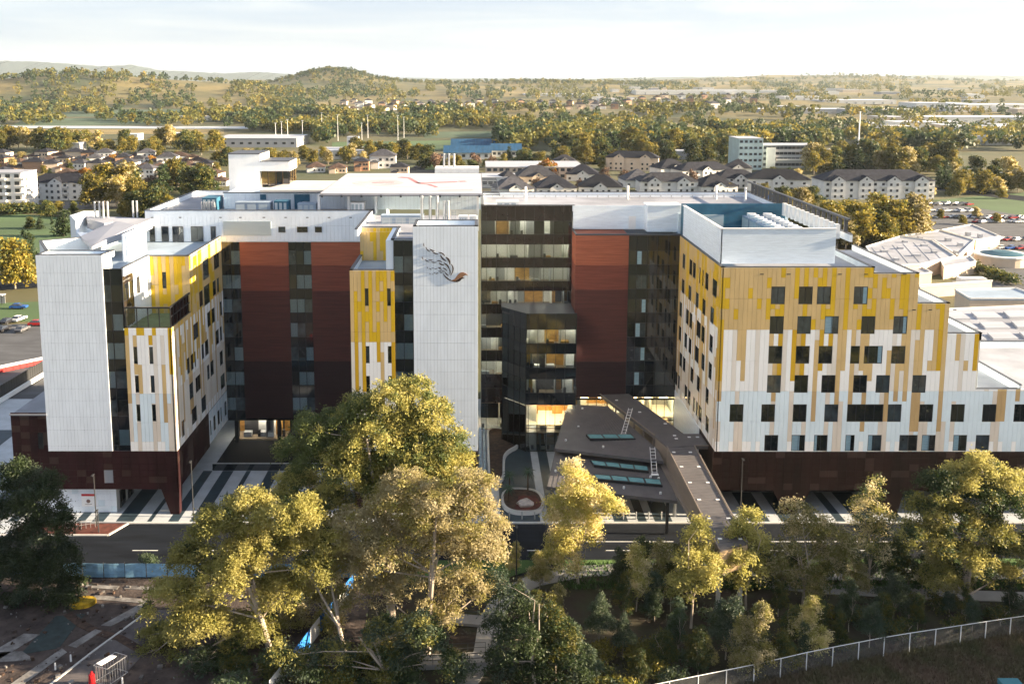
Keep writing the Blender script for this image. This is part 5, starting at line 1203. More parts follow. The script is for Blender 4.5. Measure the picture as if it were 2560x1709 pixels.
# fields, roads and parks, laid on the flat town ground
def pxpoly(pts, z=0): return [tuple(at(px,py,Z=z)[:2]) for px,py in pts]
M['asphalt_l'] = mat('worn_asphalt', (.075,.078,.085), .9, .25, (.1,.3,.1)); M['field'] = mat('dry_field', (.20,.15,.055), .95, .25, (.02,.02,.02)); M['green'] = mat('green_field', (.055,.10,.035), .95, .2, (.02,.02,.02)); M['teal_field'] = mat('teal_pasture', (.05,.085,.045), .95, .2, (.01,.01,.01))  # the pasture patches have their own teal-green colour
for nm, pts, m, z in (('park_lawn', [(-60,470+55),(215,548),(205,585),(-60,585)], 'green', -.16), ('park_lawn', [(-60,586),(200,586),(170,660),(-60,660)], 'green', -.157), ('lawn_terrace', [(-60,757),(110,752),(112,800),(-60,806)], 'green', -.15),
     ('service_road', [(-90,690),(130,676),(130,715),(-90,730)], 'asphalt', -.145), ('service_yard', [(-90,812),(140,806),(140,1010),(-90,1050)], 'asphalt_l', -.14),
     ('avenue', [(1010,432),(1085,384),(1118,384),(1125,432)], 'asphalt', -.14), ('median_strip', [(1060,424),(1090,392),(1108,392),(1100,424)], 'green', -.12),
     ('sports_field', [(830,355),(1230,349),(1270,372),(830,378)], 'green', -.14), ('dry_paddock', [(0,323),(560,323),(560,334),(0,336)], 'field', -.14), ('dry_paddock', [(1420,298),(1900,296),(1950,318),(1500,322)], 'field', -.14),
     ('car_park', [(2240,520),(2480,500),(2640,560),(2640,720),(2420,660),(2310,590)], 'asphalt_l', -.14), ('car_park', [(2380,700),(2640,690),(2640,780),(2400,770)], 'asphalt_l', -.135), ('verge', [(2330,500),(2560,480),(2640,520),(2640,552)], 'green', -.13),
     ('town_road', [(-80,508),(320,500),(320,520),(-80,530)], 'asphalt_l', -.14), ('highway', [(2240,455),(2700,505),(2700,520),(2240,462)], 'asphalt', -.12), ('pasture', [(60,297),(430,294),(410,312),(30,314)], 'teal_field', -.13), ('pasture', [(-40,258),(120,258),(70,284),(-40,286)], 'field', -.13), ('pasture', [(150,276),(560,272),(540,290),(170,292)], 'teal_field', -.125), ('pasture', [(1060,330),(1400,326),(1400,340),(1060,345)], 'teal_field', -.12), ('rail_corridor', [(0,314),(620,316),(620,322),(0,320)], 'pave', -.1)):
    sheet(nm, pxpoly(pts), z, M[m], t=.05)

# ================================================================== background buildings
M['wallw'] = mat('rendered_white', (.68,.67,.64), .7, .06, (.3,.3,.3)); M['wallc'] = mat('cream_render', (.62,.50,.38), .7, .06, (.3,.3,.3)); M['wallt'] = mat('tan_brick', (.36,.22,.14), .8, .1, (.5,.5,2)); M['wallg'] = mat('grey_render', (.34,.35,.37), .7)
M['tile_d'] = mat('dark_roof_tiles', (.020,.021,.028), .8, .25, (.6,.6,.6), obj_random=.3, spec=.2); M['tile_b'] = mat('brown_roof_tiles', (.065,.042,.032), .8, .25, (.6,.6,.6), obj_random=.4, spec=.2); M['tile_g'] = mat('grey_roof_tiles', (.05,.05,.058), .8, .25, (.6,.6,.6), obj_random=.4, spec=.2)
M['metal_w'] = mat('white_metal_roof', (.40,.41,.44), .5, .12, (.05,.4,.05)); M['metal_b'] = mat('blue_metal_roof', (.022,.075,.15), .7, .2, (.6,.1,.1), spec=.2); M['teal_w'] = mat('teal_glass_wall', (.42,.54,.55), .3, .1, (.2,.2,.2))
M['win'] = mat('far_window', (.03,.035,.045), .1, ior=1.8)
HM = {}
def hip(b, w_, d, h, rise, ov=.5, m=0, gable=False):
    x, y = w_/2+ov, d/2+ov; r_ = 0 if gable else min(x,y)
    A,B_,C_,E = (-x,-y,h),(x,-y,h),(x,y,h),(-x,y,h)
    if w_ >= d: p, q = (-x+r_,0,h+rise),(x-r_,0,h+rise); b.poly([A,B_,q,p],m); b.poly([C_,E,p,q],m); b.poly([B_,C_,q],m); b.poly([E,A,p],m)
    else: p, q = (0,-y+r_,h+rise),(0,y-r_,h+rise); b.poly([B_,C_,q,p],m); b.poly([E,A,p,q],m); b.poly([A,B_,p],m); b.poly([C_,E,q],m)
    b.poly([A,E,C_,B_],m)
def house_meshes(key, w_, d, h, rise, wall, roof, two, seed):
    rs = random.Random(seed); wb = MB(); wb.box(-w_/2,w_/2,-d/2,d/2,0,h); wb.box(-w_/2+.6,-w_/2+4.2,-d/2-2.2,-d/2,0,h*.5 if two else h*.92)
    rb = MB(); hip(rb,w_,d,h,rise); i = len(rb.v); hb = MB(); hip(hb,3.6,2.4,0,1.1,.4); zz = (h*.5 if two else h*.92); rb.v += [(x-w_/2+2.4,y-d/2-1.1,z+zz+.02) for x,y,z in hb.v]; rb.f += [tuple(i+k for k in q) for q in hb.f]; rb.m += hb.m
    ws = []
    for z in ((.9,3.5) if two else (.9,)):
        for x in (-w_*.08,w_*.18,w_*.36):
            b = MB(); b.box(x-.6,x+.6,-d/2-.06,-d/2+.02,z,z+1.2); ws.append(b.me('window', M['win']))
        b = MB(); b.box(w_/2-.02,w_/2+.06,-1.2,.8,z,z+1.2); ws.append(b.me('window', M['win']))
    return wb.me('wall', M[wall]), rb.me('roof', M[roof]), ws
HK = [house_meshes(0,10.5,12,3.2,2.6,'wallc','tile_b',False,1), house_meshes(1,10,11,5.8,2.5,'wallc','tile_d',True,2), house_meshes(2,12,10,5.8,2.8,'wallw','tile_g',True,3), house_meshes(3,11,13,3.3,2.8,'wallw','tile_b',False,4), house_meshes(4,9,12,5.9,2.4,'wallt','tile_d',True,5)]
def house(k, loc, rz, label, group, s=1.):
    w_, r_, ws = HK[k]; t = thing('house', loc, label, 'house', group, rz); t.scale = (s,s,s); link('wall', w_, t); link('roof', r_, t)
    for x in ws: link('window', x, t)
    return t
ROWN = ['nearest','second','middle','fourth','farthest']
for j, py in enumerate((462,444,428,413,400)):
    n = 0
    for i in range(15):
        px = -25+41*i*(1-.03*j)+R.uniform(-4,4)
        if (j == 0 and (px < 225 or 250 < px < 400)) or (j == 1 and 60 < px < 160): continue
        p = at(px, py, Z=0); house((i*3+j*2+R.randrange(2))%5, (p.x,p.y,-.2), R.uniform(-.25,.25)+(math.pi/2 if R.random() < .15 else 0), 'small tiled house in the %s row of the crowded suburb at left' % ROWN[j], 'houses in the left suburb, %s row' % ROWN[j], R.uniform(.85,1.15))
for k, (px, py, kd, lab) in enumerate(((958,418,2,'white two-storey house with grey hip roof left of the avenue'),(905,425,4,'brown house with dark roof behind the helipad ramp'),(845,430,0,'low brown-roofed house between trees behind the lift tower'),(790,428,3,'low white house nearest the lift tower'),(1000,440,1,'cream two-storey house close behind the helipad deck'))):
    p = at(px, py, Z=0); house(kd, (p.x,p.y,-.2), R.uniform(-.2,.2), lab, None, 1.5 if k == 0 else 1.1)
for j in range(3):
    for i in range(34):
        px = 860+i*31+R.uniform(-8,8); py = 262+8*j+R.uniform(-2,2); p = at(px,py,Z=0)
        t = thing('house', (p.x,p.y,gz(p.x,p.y)), 'tiny hazy house in the distant suburb below the hills', 'house', 'houses of the distant suburb', R.uniform(-.4,.4)); t.scale = (1.5,1.5,1.7); w_, r_, ws = HK[(i+j)%5]; link('wall', w_, t); link('roof', r_, t)
def flat_b(name, label, px0, px1, py, h, depth, wall='wallw', roof='roof', rows=0, cols=0, wz=1.3, ww=1.4, parapet_=True, rz=0, cat='building', side=0):
    A, B_ = at(px0,py,Z=0), at(px1,py,Z=0); w_ = B_.x-A.x; t = thing(name, ((A.x+B_.x)/2, A.y, -.2), label, cat, None, rz)
    b = MB(); b.box(-w_/2,w_/2,0,depth,0,h); b.build('wall', M[wall], t, False)
    b = MB(); b.box(-w_/2-.2,w_/2+.2,-.2,depth+.2,h+.003,h+.25); b.build('roof', M[roof], t, False)
    if rows:
        fh = h/rows; wm_ = MB(); wm_.box(-ww/2,ww/2,-.05,.03,0,wz); wme = wm_.me('window', M['win']); sm = MB(); sm.box(-.03,.05,-ww/2,ww/2,0,wz); sme = sm.me('window', M['win'])
        for r_ in range(rows):
            for c in range(cols):
                o = link('window', wme, t); o.location = (-w_/2+(c+.5)*w_/cols, 0, r_*fh+fh*.35)
            for c in range(side): o = link('window', sme, t); o.location = ((w_/2 if (A.x+B_.x) < 0 else -w_/2), (c+.5)*depth/side, r_*fh+fh*.35)
    return t, w_
t, w_ = flat_b('apartment_block', 'white five-storey apartment block with balconies cut by the left edge', -75, 58, 522, 17, 16, 'wallw', 'roof', 5, 6, 1.7, 2.2)
for r_ in range(5):
    for c in range(3):
        b = MB(); b.box(-w_/2+4+9*c,-w_/2+9+9*c,-1.6,0,r_*3.4+.1,r_*3.4+1.1); b.build('balcony', M['wallw'], t, False)
    b = MB(); b.box(w_/2,w_/2+2.4,1,6,r_*3.4+.1,r_*3.4+1.1); b.build('balcony', M['wallw'], t, False)
def long_house(name, label, px0, px1, py, h, depth, rise, wall='wallw', roof='tile_d', rows=2, cols=8, gables=2, rz=0, group=None):
    A, B_ = at(px0,py,Z=0), at(px1,py,Z=0); w_ = B_.x-A.x; t = thing(name, ((A.x+B_.x)/2, A.y+depth/2, -.2), label, 'apartment house', group, rz)
    b = MB(); b.box(-w_/2,w_/2,-depth/2,depth/2,0,h); b.build('wall', M[wall], t, False)
    b = MB(); hip(b,w_,depth,h,rise,.7); b.build('roof', M[roof], t, False)
    gm = MB(); g2 = MB()
    for g in range(gables):
        x = -w_/2+(g+.5)*w_/gables; gw = 3.6; gm = MB(); gm.prism([(x-gw,-depth/2-1.3),(x+gw,-depth/2-1.3),(x+gw,-depth/2),(x-gw,-depth/2)],0,h); gm.poly([(x-gw,-depth/2-1.3,h),(x+gw,-depth/2-1.3,h),(x,-depth/2-1.3,h+2.4)]); gm.build('gable_wall', M[wall], t, False)
        g2 = MB(); g2.poly([(x-gw-.5,-depth/2-1.6,h-.3),(x,-depth/2-1.6,h+2.65),(x,0,h+2.65),(x-gw-.5,0,h-.3)]); g2.poly([(x,-depth/2-1.6,h+2.65),(x+gw+.5,-depth/2-1.6,h-.3),(x+gw+.5,0,h-.3),(x,0,h+2.65)]); g2.build('gable_roof', M[roof], t, False)
        for q in range(rows):
            for s in (-1.6,1.6): b = MB(); b.box(x+s-.6,x+s+.6,-depth/2-1.38,-depth/2-1.28,.9+q*3,2.2+q*3); b.build('window', M['win'], t, False)
        b = MB(); b.tube((x,-depth/2-1.42,h+.9),(x,-depth/2-1.3,h+.9),.5,.5,8); b.build('round_window', M['win'], t, False)
    for q in range(rows):
        for c in range(cols):
            x = -w_/2+(c+.5)*w_/cols
            if any(abs(x-(-w_/2+(g+.5)*w_/gables)) < 4 for g in range(gables)): continue
            if c % 3 == 1: b = MB(); b.box(x-1.5,x+1.5,-depth/2-1.1,-depth/2,.1+q*3,1.0+q*3); b.build('balcony', M['wallw'], t, False)
            b = MB(); b.box(x-.7,x+.7,-depth/2-.06,-depth/2+.02,.9+q*3,2.3+q*3); b.build('window', M['win'], t, False)
    return t
long_house('terrace_house', 'white apartment terrace with wide dark hip roof beside the left apartment block', 62, 222, 500, 9.0, 16, 4.0, rows=3, cols=7, gables=1)
V_ = 'dark-roofed white apartment house '
for px0,px1,py,h,dp,ri,lab,gb in ((1235,1330,488,3.6,18,6,'half hidden behind the dark glass parapet',1),(1340,1440,486,3.6,18,6,'second along behind the glass parapet',1),(1452,1560,484,3.6,18,6,'third along behind the glass parapet',1),(1290,1395,458,4,18,6,'between the curved white roof and the parapet',1),(1560,1640,468,4,18,6,'left of the roof vent pipe',1),(1745,1840,484,4,18,6,'close behind the penthouse',1),(1640,1720,440,5,16,5.5,'on the rise before the bare trees',1),(1240,1300,470,4,16,5.5,'with brown hip beside the net frame',1),(1820,1885,440,5,16,5.5,'in front of the teal office',1),(1420,1500,452,4,16,5.5,'beside the brown bare trees',1),
       (1385,1440,424,6,12,4,'smallest, next to the green bush',1),(1520,1650,426,8.6,14,4.2,'with three storeys below the wooded hill',2),(1600,1745,482,6.2,15,4.5,'right behind the roof vent pipe',2),(1690,1830,450,6.2,15,4.5,'below the teal office',1),(1790,1900,470,5.6,15,4.6,'behind the plant well',1),(1880,2030,478,6.6,18,5,'with a tall gable left of the long block',1)):
    long_house('apartment_house', V_+lab, px0, px1, py, h, dp, ri, wall=R.choice(['wallw','wallw','wallw','wallc']), roof=R.choice(['tile_d','tile_d','tile_d','tile_g']), rows=2 if h > 5.5 else 1, cols=5, gables=gb, rz=R.uniform(-.32,.32))
long_house('apartment_house', 'long three-storey white apartment house with dark roof and several gables above the car park', 2058, 2335, 497, 9.4, 18, 5.0, rows=3, cols=14, gables=4)
t, w_ = flat_b('office_building', 'pale teal office block with grid of small windows left of the grey hospital offices', 1845, 1905, 424, 21, 26, 'teal_w', 'metal_w', 5, 5, 1.6, 2.0)
t, w_ = flat_b('office_building', 'grey and white glass office wing joined right of the teal block', 1907, 2048, 419, 15.5, 22, 'wallg', 'metal_w', 4, 14, 1.9, 2.6)
b = MB(); b.box(-w_/2+2,-w_/2+8,-1.5,0,0,14); b.box(w_/2-7,w_/2-3,-1.2,0,0,13.5); b.box(-w_/2+9,w_/2-9,-.8,0,5.2,6.2); b.build('white_fin', M['wallw'], t, False)
flat_b('warehouse', 'long curved-roof pale shed beyond the lift tower', 530, 742, 368, 8, 60, 'wallg', 'metal_w', 1, 10, 2, 3)
flat_b('club_building', 'white flat-roofed club building with a raised box among trees', 795, 968, 398, 6.5, 40, 'wallw', 'metal_w', 1, 9, 2, 3)
flat_b('club_building', 'small raised white box above the flat-roofed club', 868, 895, 385, 14, 10, 'wallw', 'metal_w', 2, 2, 2, 2)
flat_b('long_building', 'white-roofed long building with brick end behind the helipad', 1215, 1460, 448, 7.5, 42, 'wallc', 'metal_w', 2, 16, 1.8, 2.4)
flat_b('long_building', 'low cream building tucked behind the glass wing corner', 1205, 1290, 470, 6, 24, 'wallw', 'metal_w', 1, 6, 1.8, 2.4)
for px0,px1,py,lab in ((1112,1225,398,'nearest blue-roofed school hall with low walls'),(1130,1235,378,'rear blue-roofed school hall with gable'),(1230,1302,392,'right blue-roofed school hall by the car park')):
    A, B_ = at(px0,py,Z=0), at(px1,py,Z=0); w_ = B_.x-A.x; t = thing('school_hall', ((A.x+B_.x)/2,A.y+12,-.2), lab, 'building', 'blue school halls'); b = MB(); b.box(-w_/2,w_/2,-11,11,0,5.0); b.build('wall', M['wallw'], t, False); b = MB(); hip(b,w_,22,5.0,5,1.2,0,True); b.build('roof', M['metal_b'], t, False)
    for c in range(6): b = MB(); x = -w_/2+(c+.5)*w_/6; b.box(x-1.2,x+1.2,-11.06,-10.98,1.6,3.8); b.build('window', M['win'], t, False)
M['far_roof'] = mat('far_white_roof', (.62,.63,.66), .6, .08, (.01,.05,.01))
k = 0
for px0,px1,py,h,dp in ((1590,1960,246,14,120),(1310,1500,250,10,90),(1500,1590,262,8,60),(1960,2060,262,9,70),(2060,2240,268,9,90),(1900,2130,286,8,60),(2130,2290,290,9,70),(2290,2420,276,9,80),(2420,2600,280,10,90),(2330,2600,310,9,60),(2250,2420,322,8,50),(2430,2640,342,9,60),(2380,2640,362,8,50),(2150,2260,412,7,30),(2030,2120,398,6,26),(1690,1850,398,6,40),(1760,1850,380,6,40),(0,110,236,6,30),(360,560,300,5,40),(300,345,350,6,16),(150,200,378,7,14),(410,470,345,5,16)):
    p = at((px0+px1)/2,py,Z=0); t, w_ = flat_b('warehouse', '', px0, px1, py, h, dp, R.choice(['wallw','wallg','wallw']), 'far_roof', 0, 0, cat='warehouse')
    t.location.z = gz(p.x,p.y); t['label'] = ['longest white warehouse on the far plain','white warehouse on the far plain below the dry field','small far warehouse beside the distant suburb','pale warehouse right of the longest far one','far white warehouse behind the smoke wisp','low wide white factory above the scrub','white factory in front of the misty estate','hazy white factory in the misty estate','hazy large factory at the right edge of the estate','pale long factory nearer the right edge','low white depot beyond the wooded mast','silver shed at the right edge above the dense trees','nearest silver shed at the right edge','white sawtooth-roofed hall among the right trees','low white hall below the tall mast','white shed left of the teal office','rear white shed left of the teal office','small white house block on the left hillside','long white stable roof across the left valley','white shed peeping from trees above the left suburb','tiny white block in trees above the left suburb','white shed in trees above the right end of the suburb'][k]; k += 1
    nb = max(2,int(w_/18)); 
    for c in range(min(nb,8)): b = MB(); x = -w_/2+(c+.5)*w_/min(nb,8); b.box(x-2.2,x+2.2,-.1,.02,.2,h*.55); b.build('roller_door', M['wallg'], t, False)

for k in range(46):
    px = 1480+1100*R.random(); py = 238+R.random()**1.2*(30 if px < 1900 else 100); w_ = R.uniform(26,90)*(.6+.4*(py-235)/100); dp = R.uniform(25,60)
    if 1480 < px < 1900 and py > 262: continue
    p = at(px,py,Z=0); t, _w = flat_b('industrial_shed', 'white shed in the misty industrial estate on the right plain', px-w_/2, px+w_/2, py, R.uniform(6,10), dp, R.choice(['wallw','wallg','wallc','wallw']), R.choice(['far_roof','far_roof','metal_w']), cat='shed'); t.location.z = gz(p.x,p.y); t['group'] = 'sheds of the misty industrial estate'
# ---------------------------------------------------------- low clinic roofs at the right, beside the hospital
def roof_block(label, pts, zr, wall='wallc', roof='roof', par_=.4):
    pl = pxpoly(pts, zr); a = sum(pl[k][0]*pl[(k+1)%len(pl)][1]-pl[(k+1)%len(pl)][0]*pl[k][1] for k in range(len(pl)))
    if a < 0: pl = pl[::-1]
    t = thing('clinic_building', (pl[0][0],pl[0][1],-.2), label, 'building'); b = MB(); b.prism(pl, -.2, zr-.3); b.build('wall', M[wall], t)
    b = MB(); b.prism(pl, zr-.29, zr); b.build('roof', M[roof], t); b = MB(); ring(b, pl, zr+.003, zr+par_, .3); b.build('parapet', M['wallw'], t); return t, pl
t, pl = roof_block('low clinic with ribbed pale roof and rows of raised skylights at the right edge', [(2280,778),(2660,762),(2700,900),(2430,893)], 5.0, 'wallt')
for (px,py) in ((2390,790),(2470,788),(2550,786),(2410,815),(2490,813),(2570,811),(2430,842),(2510,840),(2590,838),(2450,868),(2540,866)):
    a = pxpoly([(px-26,py+9),(px+36,py+8),(px+14,py-7),(px-42,py-6)], 5.2); b = MB(); b.prism(a, 5.0, 5.5); b.build('skylight', M['metal_w'], t)
b = MB(); A, B_ = at(2455,935,Z=0), at(2640,930,Z=0)
for k in range(6): b.box(A.x+.5+3.6*k, A.x+2.6+3.6*k, A.y+1.5, A.y+1.7, .2, 3.0)
roof_block('dark-fascia loading shed with flat grey roof behind the clinic', [(2388,726),(2540,722),(2610,748),(2425,748)], 6.0, 'wallc', 'roof_b')
CL = []
CL.append(roof_block('wide pale clinic roof stepping down behind the yellow wing', [(2165,618),(2250,592),(2330,603),(2388,642),(2300,662),(2200,668)], 4.2))
CL.append(roof_block('middle clinic roof with grey seams below the car park', [(2255,590),(2350,577),(2436,602),(2396,640),(2336,602)], 3.8))
CL.append(roof_block('farthest fan-shaped clinic roof touching the car park', [(2354,576),(2430,562),(2500,592),(2440,601)], 3.6))
CL.append(roof_block('low white veranda roof in front of the wide clinic', [(2190,674),(2300,667),(2330,683),(2220,691)], 3.0))
CL.append(roof_block('low cream annex with flat roof beside the hedge', [(2350,650),(2425,642),(2440,655),(2360,668)], 3.6))
for q, (px, py, w_) in enumerate(((2210,630,9),(2250,622,7),(2290,640,10),(2335,632,6),(2262,606,6),(2310,615,8),(2370,600,7),(2400,612,6),(2300,596,6),(2420,585,6),(2450,590,5),(2240,650,6),(2390,632,5))):
    p = at(px,py,Z=4.2); b = MB(); b.box(p.x-w_*.12,p.x+w_*.12,p.y-.8,p.y+.8,3.7,4.9); b.build('roof_vent', M['metal_w'] if q % 3 else M['wallg'], CL[0][0] if px < 2300 else CL[1][0])
for k in range(7):
    a, c_ = at(2180+26*k,618-3*k,Z=4.25), at(2215+28*k,664-3*k,Z=4.25); b = MB(); b.bar(a, c_, .12, .08); b.build('roof_seam', M['wallg'], CL[0][0])
t, pl = roof_block('low boundary wall and yard store right of the yellow wing', [(2300,712),(2480,700),(2480,704),(2300,718)], 3.0, 'wallc', 'wallc', .1)
c_ = at(2505,628,Z=4); t = thing('rotunda', (c_.x,c_.y,-.2), 'round clinic pavilion with teal dome roof at the right', 'building'); b = MB(); b.tube((0,0,0),(0,0,3),8,8,28); b.build('wall', M['wallc'], t, False); b = MB(); b.tube((0,0,3.0),(0,0,3.5),8.5,8.5,28); b.build('rim', M['wallw'], t, False); b = MB(); b.tube((0,0,3.5),(0,0,4.3),6.5,3.0,28); b.build('dome', mat('teal_dome', (.035,.10,.13), .5), t, False)
b = MB(); b.box(0,7.5,0,3,0,3.2); o = b.build('freight_container', M['whitepaint']); c_ = at(2402,722,Z=0); o.location = (c_.x,c_.y,-.15); tag(o, 'white freight container by the loading shed', 'container')
b = MB()
A = at(2105,482,Z=0)
t, w_ = flat_b('sports_shelter', 'bright blue sports court fence and pale court behind the roof rail', 1930, 2035, 515, .2, 24, 'metal_w', 'metal_w'); b = MB(); b.box(-w_/2,w_/2-4,24,24.3,0,3.2); b.build('blue_screen', mat('court_blue', (.02,.14,.50), .6), t, False)

# ---------------------------------------------------------- cars
def car_meshes(col, name):
    body = mat('car_'+name, col, .25, ior=1.6); b = MB()
    prof = [(-2.15,.35),(2.15,.35),(2.2,.62),(2.05,.80),(1.0,.92),(-1.75,.95),(-2.2,.85)]
    for s in (0,): 
        n = len(prof); i = len(b.v); b.v += [(x,-.86,z) for x,z in prof]+[(x,.86,z) for x,z in prof]; b.f += [tuple(i+k for k in range(n)), tuple(i+n+k for k in reversed(range(n)))]+[(i+(k+1)%n,i+k,i+n+k,i+n+(k+1)%n) for k in range(n)]; b.m += [0]*(n+2)
    b.hexa([(-1.25,-.62,1.40),(.15,-.62,1.40),(.15,.62,1.40),(-1.25,.62,1.40),(-1.15,-.58,1.46),(.05,-.58,1.46),(.05,.58,1.46),(-1.15,.58,1.46)])
    g = MB(); g.hexa([(-1.85,-.80,.93),(.95,-.80,.93),(.95,.80,.93),(-1.85,.80,.93),(-1.27,-.63,1.41),(.17,-.63,1.41),(.17,.63,1.41),(-1.27,.63,1.41)])
    w_ = MB(); w_.tube((0,-.1,0),(0,.1,0),.32,.32,10)
    return b.me('car_body', body), g.me('car_glass', M['win']), w_.me('car_wheel', M['pole'])
CARC = [('white',(.75,.75,.74)),('silver',(.42,.43,.45)),('black',(.02,.02,.024)),('blue',(.02,.09,.32)),('red',(.32,.02,.02)),('grey',(.12,.12,.13)),('white',(.7,.7,.68))]
CK = [car_meshes(c, n) for n, c in CARC]
def car(k, x, y, rz, label, group=None, z=-.13):
    a, g, w_ = CK[k]; t = thing('parked_car', (x,y,z), label, 'car', group, rz); link('body', a, t); link('windows', g, t)
    for sx in (-1.35,1.3):
        for sy in (-.78,.78): o = link('wheel', w_, t); o.location = (sx,sy,.32)
for j, (py, p0, p1, n, lab) in enumerate(((512,2262,2420,16,'far row of the car park below the long apartment house'),(528,2270,2440,16,'second row of the car park'),(545,2290,2560,19,'middle row of the car park'),(556,2440,2560,9,'right end of the car park'),(584,2328,2425,4,'near bay of the car park'),(600,2335,2560,13,'nearest row of the car park'),(622,2480,2600,6,'row beside the round pavilion'),(650,2500,2600,4,'row behind the hedge'),(664,2490,2600,4,'front row behind the hedge'))):
    for i in range(n):
        if R.random() < .08: continue
        px = p0+(p1-p0)*i/max(1,n-1); p = at(px+R.uniform(-3,3), py+R.uniform(-1.5,1.5), Z=0); k = R.choice([0,0,0,1,1,2,3,4,5,6]); car(k, p.x, p.y, R.choice([0,math.pi])+R.uniform(-.15,.15)+.35, '%s car parked in the %s' % (CARC[k][0], lab), 'cars in the %s' % lab)
for px, py, k, rz, lab in ((47,770,3,.05,'blue pickup parked beside the lawn terrace at left'),(48,800,0,1.4,'white hatchback parked at left of the white wing'),(20,806,2,1.4,'black car left of the white hatchback'),(56,826,5,1.5,'dark grey car behind the crowd barriers at left'),(8,826,2,1.5,'black car cut by the left edge'),(105,520,1,.3,'silver car on the road by the left apartments'),(95,812,4,.1,'red car half hidden behind the white wing'),(235,508,0,.1,'white car parked beyond the left park'),(2050,552,0,.3,'white van-like car beside the roadside trees')):
    p = at(px,py,Z=0); car(k, p.x, p.y, rz, lab)
# service yard on the left: barrier, dark fence, shelter
A, B_ = at(-40,938,Z=0), at(118,905,Z=0); bb = thing('water_barrier', (A.x,A.y,-.13), 'red and white striped barrier line across the yard at left', 'barrier'); n = 9
for k in range(n):
    p, q = A.lerp(B_,k/n), A.lerp(B_,(k+.94)/n); b = MB(); b.bar(p+Vector((0,0,.35)),q+Vector((0,0,.35)),.6,.75); b.build('barrier_block', mat('barrier_red', (.5,.03,.03), .5) if 'barrier_red' not in D.materials else D.materials['barrier_red'], bb); b = MB(); b.bar(p+Vector((0,1.0,.9)),q+Vector((0,1.0,.9)),.4,.5); b.build('barrier_cap', M['whitepaint'], bb)
A, B_ = at(-60,1040,Z=0), at(120,930,Z=0); ft = thing('slat_fence', (A.x,A.y,-.13), 'dark slatted fence with pale coping running behind the brown base', 'fence'); n = 30
for k in range(n):
    p, q = A.lerp(B_,k/n), A.lerp(B_,(k+.9)/n); b = MB(); b.bar(p+Vector((0,0,1.5)),q+Vector((0,0,1.5)),.15,3.0); b.build('slat', M['pole'], ft)
b = MB(); b.bar(A+Vector((.5,-1.5,.5)),B_+Vector((.5,-1.5,.5)),.5,.8); b.build('coping_wall', M['whitepaint'], ft)
A = at(25,800-30,Z=0); t = thing('shelter', (A.x-8,A.y+5,-.15), 'small grey bus shelter beside the lawn terrace', 'shelter'); b = MB(); b.box(-4,4,-1,1.2,2.5,2.7); b.build('roof', M['metal_w'], t, False); b = MB(); b.box(-3.8,3.8,1.0,1.1,0,2.5); b.build('back_wall', M['wallg'], t, False)
for x in (-3.8,3.8): b = MB(); b.box(x-.08,x+.08,-.9,-.74,0,2.5); b.build('post', M['pole'], t, False)
# poles and masts
def mast(px, py, h, label, r_=.25, m='whitepaint', group=None):
    p = at(px,py,Z=0); b = MB(); b.tube((0,0,0),(0,0,h),r_,r_*.5,6); b.box(-1,1,-.2,.2,h-.5,h); o = b.build('light_mast', M[m]); o.location = (p.x,p.y,-.2); tag(o, label, 'mast', group)
for k, (px, py, h) in enumerate(((757,358,22),(705,362,22),(720,362,24),(845,352,26),(805,335,24),(905,360,20),(920,345,24),(995,355,26),(1010,345,22),(690,360,20))): mast(px, py, h, 'tall pale floodlight mast at the sports field', .3, 'whitepaint', 'floodlight masts')
mast(2143,412,38,'tall white telecom mast with red foot above the right trees',.7); mast(2178,400,16,'grey pole right of the telecom mast',.3,'steel')
for px, py in ((2420,470),(2365,460),(2500,480)): mast(px,py,11,'street light arm on the highway at right',.14,'steel','highway lights')
# ================================================================== trees of the town and the woods
R = random.Random(50)
def mk(seed, h, w_, n, mats, base=.3, taper=.35, per=9, leaf=(.95,.60), subr=1.25): return kind('tree%d' % seed, h, rblobs(seed,h,w_,n,base,taper), mats, seed, per, leaf, subr, h*.018, 'bark_d' if 'leaf_d' in mats[:1] else 'bark')
M['bg_y'] = leafmat('gold_crown_leaves', (.20,.17,.025), (.29,.22,.04), .35)
M['bg_o'] = leafmat('olive_crown_leaves', (.095,.105,.022), (.16,.145,.03), .35)
TK = dict(olive=[mk(600,14,9,11,('bg_o','bg_y','bg_o')), mk(601,14,8,10,('bg_y','bg_o'),.35), mk(602,14,10,12,('bg_o','leaf_d'),.22)],
          gold=[mk(610,14,9,11,('bg_y','bg_y','bg_o')), mk(611,14,7.5,10,('bg_y','lit_p'),.3)],
          dark=[mk(620,12,8,10,('leaf_d','bg_o'),.15,.4), mk(621,13,6,10,('leaf_d','leaf_d'),.12,.7)],
          orange=[mk(630,8,6,8,('leaf_o','leaf_o','bg_y'),.25)], red=[mk(640,8,6,8,('leaf_r','leaf_r'),.25)], bare=[mk(650,9,7,9,('leaf_b','leaf_b'),.3,.3,5)])
def town_tree(tk, px, py, ptop, label, group):
    p = at(px,py,Z=0); h = max(3.5, at(px,ptop,Y=p.y).z); plant(R.choice(TK[tk]), 'tree', (p.x,p.y,gz(p.x,p.y)), h, label, group, R.random()*6.28, R.uniform(.85,1.25))
def belt(n, x0, x1, y0, y1, hp, tks, label, group):
    for k in range(n): 
        px = x0+(x1-x0)*(k+R.random())/n; py = R.uniform(y0,y1); town_tree(R.choice(tks), px, py, py-R.uniform(*hp), label, group)
belt(30,-20,560,368,392,(38,62),['olive','gold','olive'],'tall olive tree in the belt behind the left suburb','belt behind the left suburb')
belt(9,225,345,500,520,(70,105),['gold','gold','olive'],'golden eucalypt in the tall clump beside the left terrace','golden clump by the left terrace')
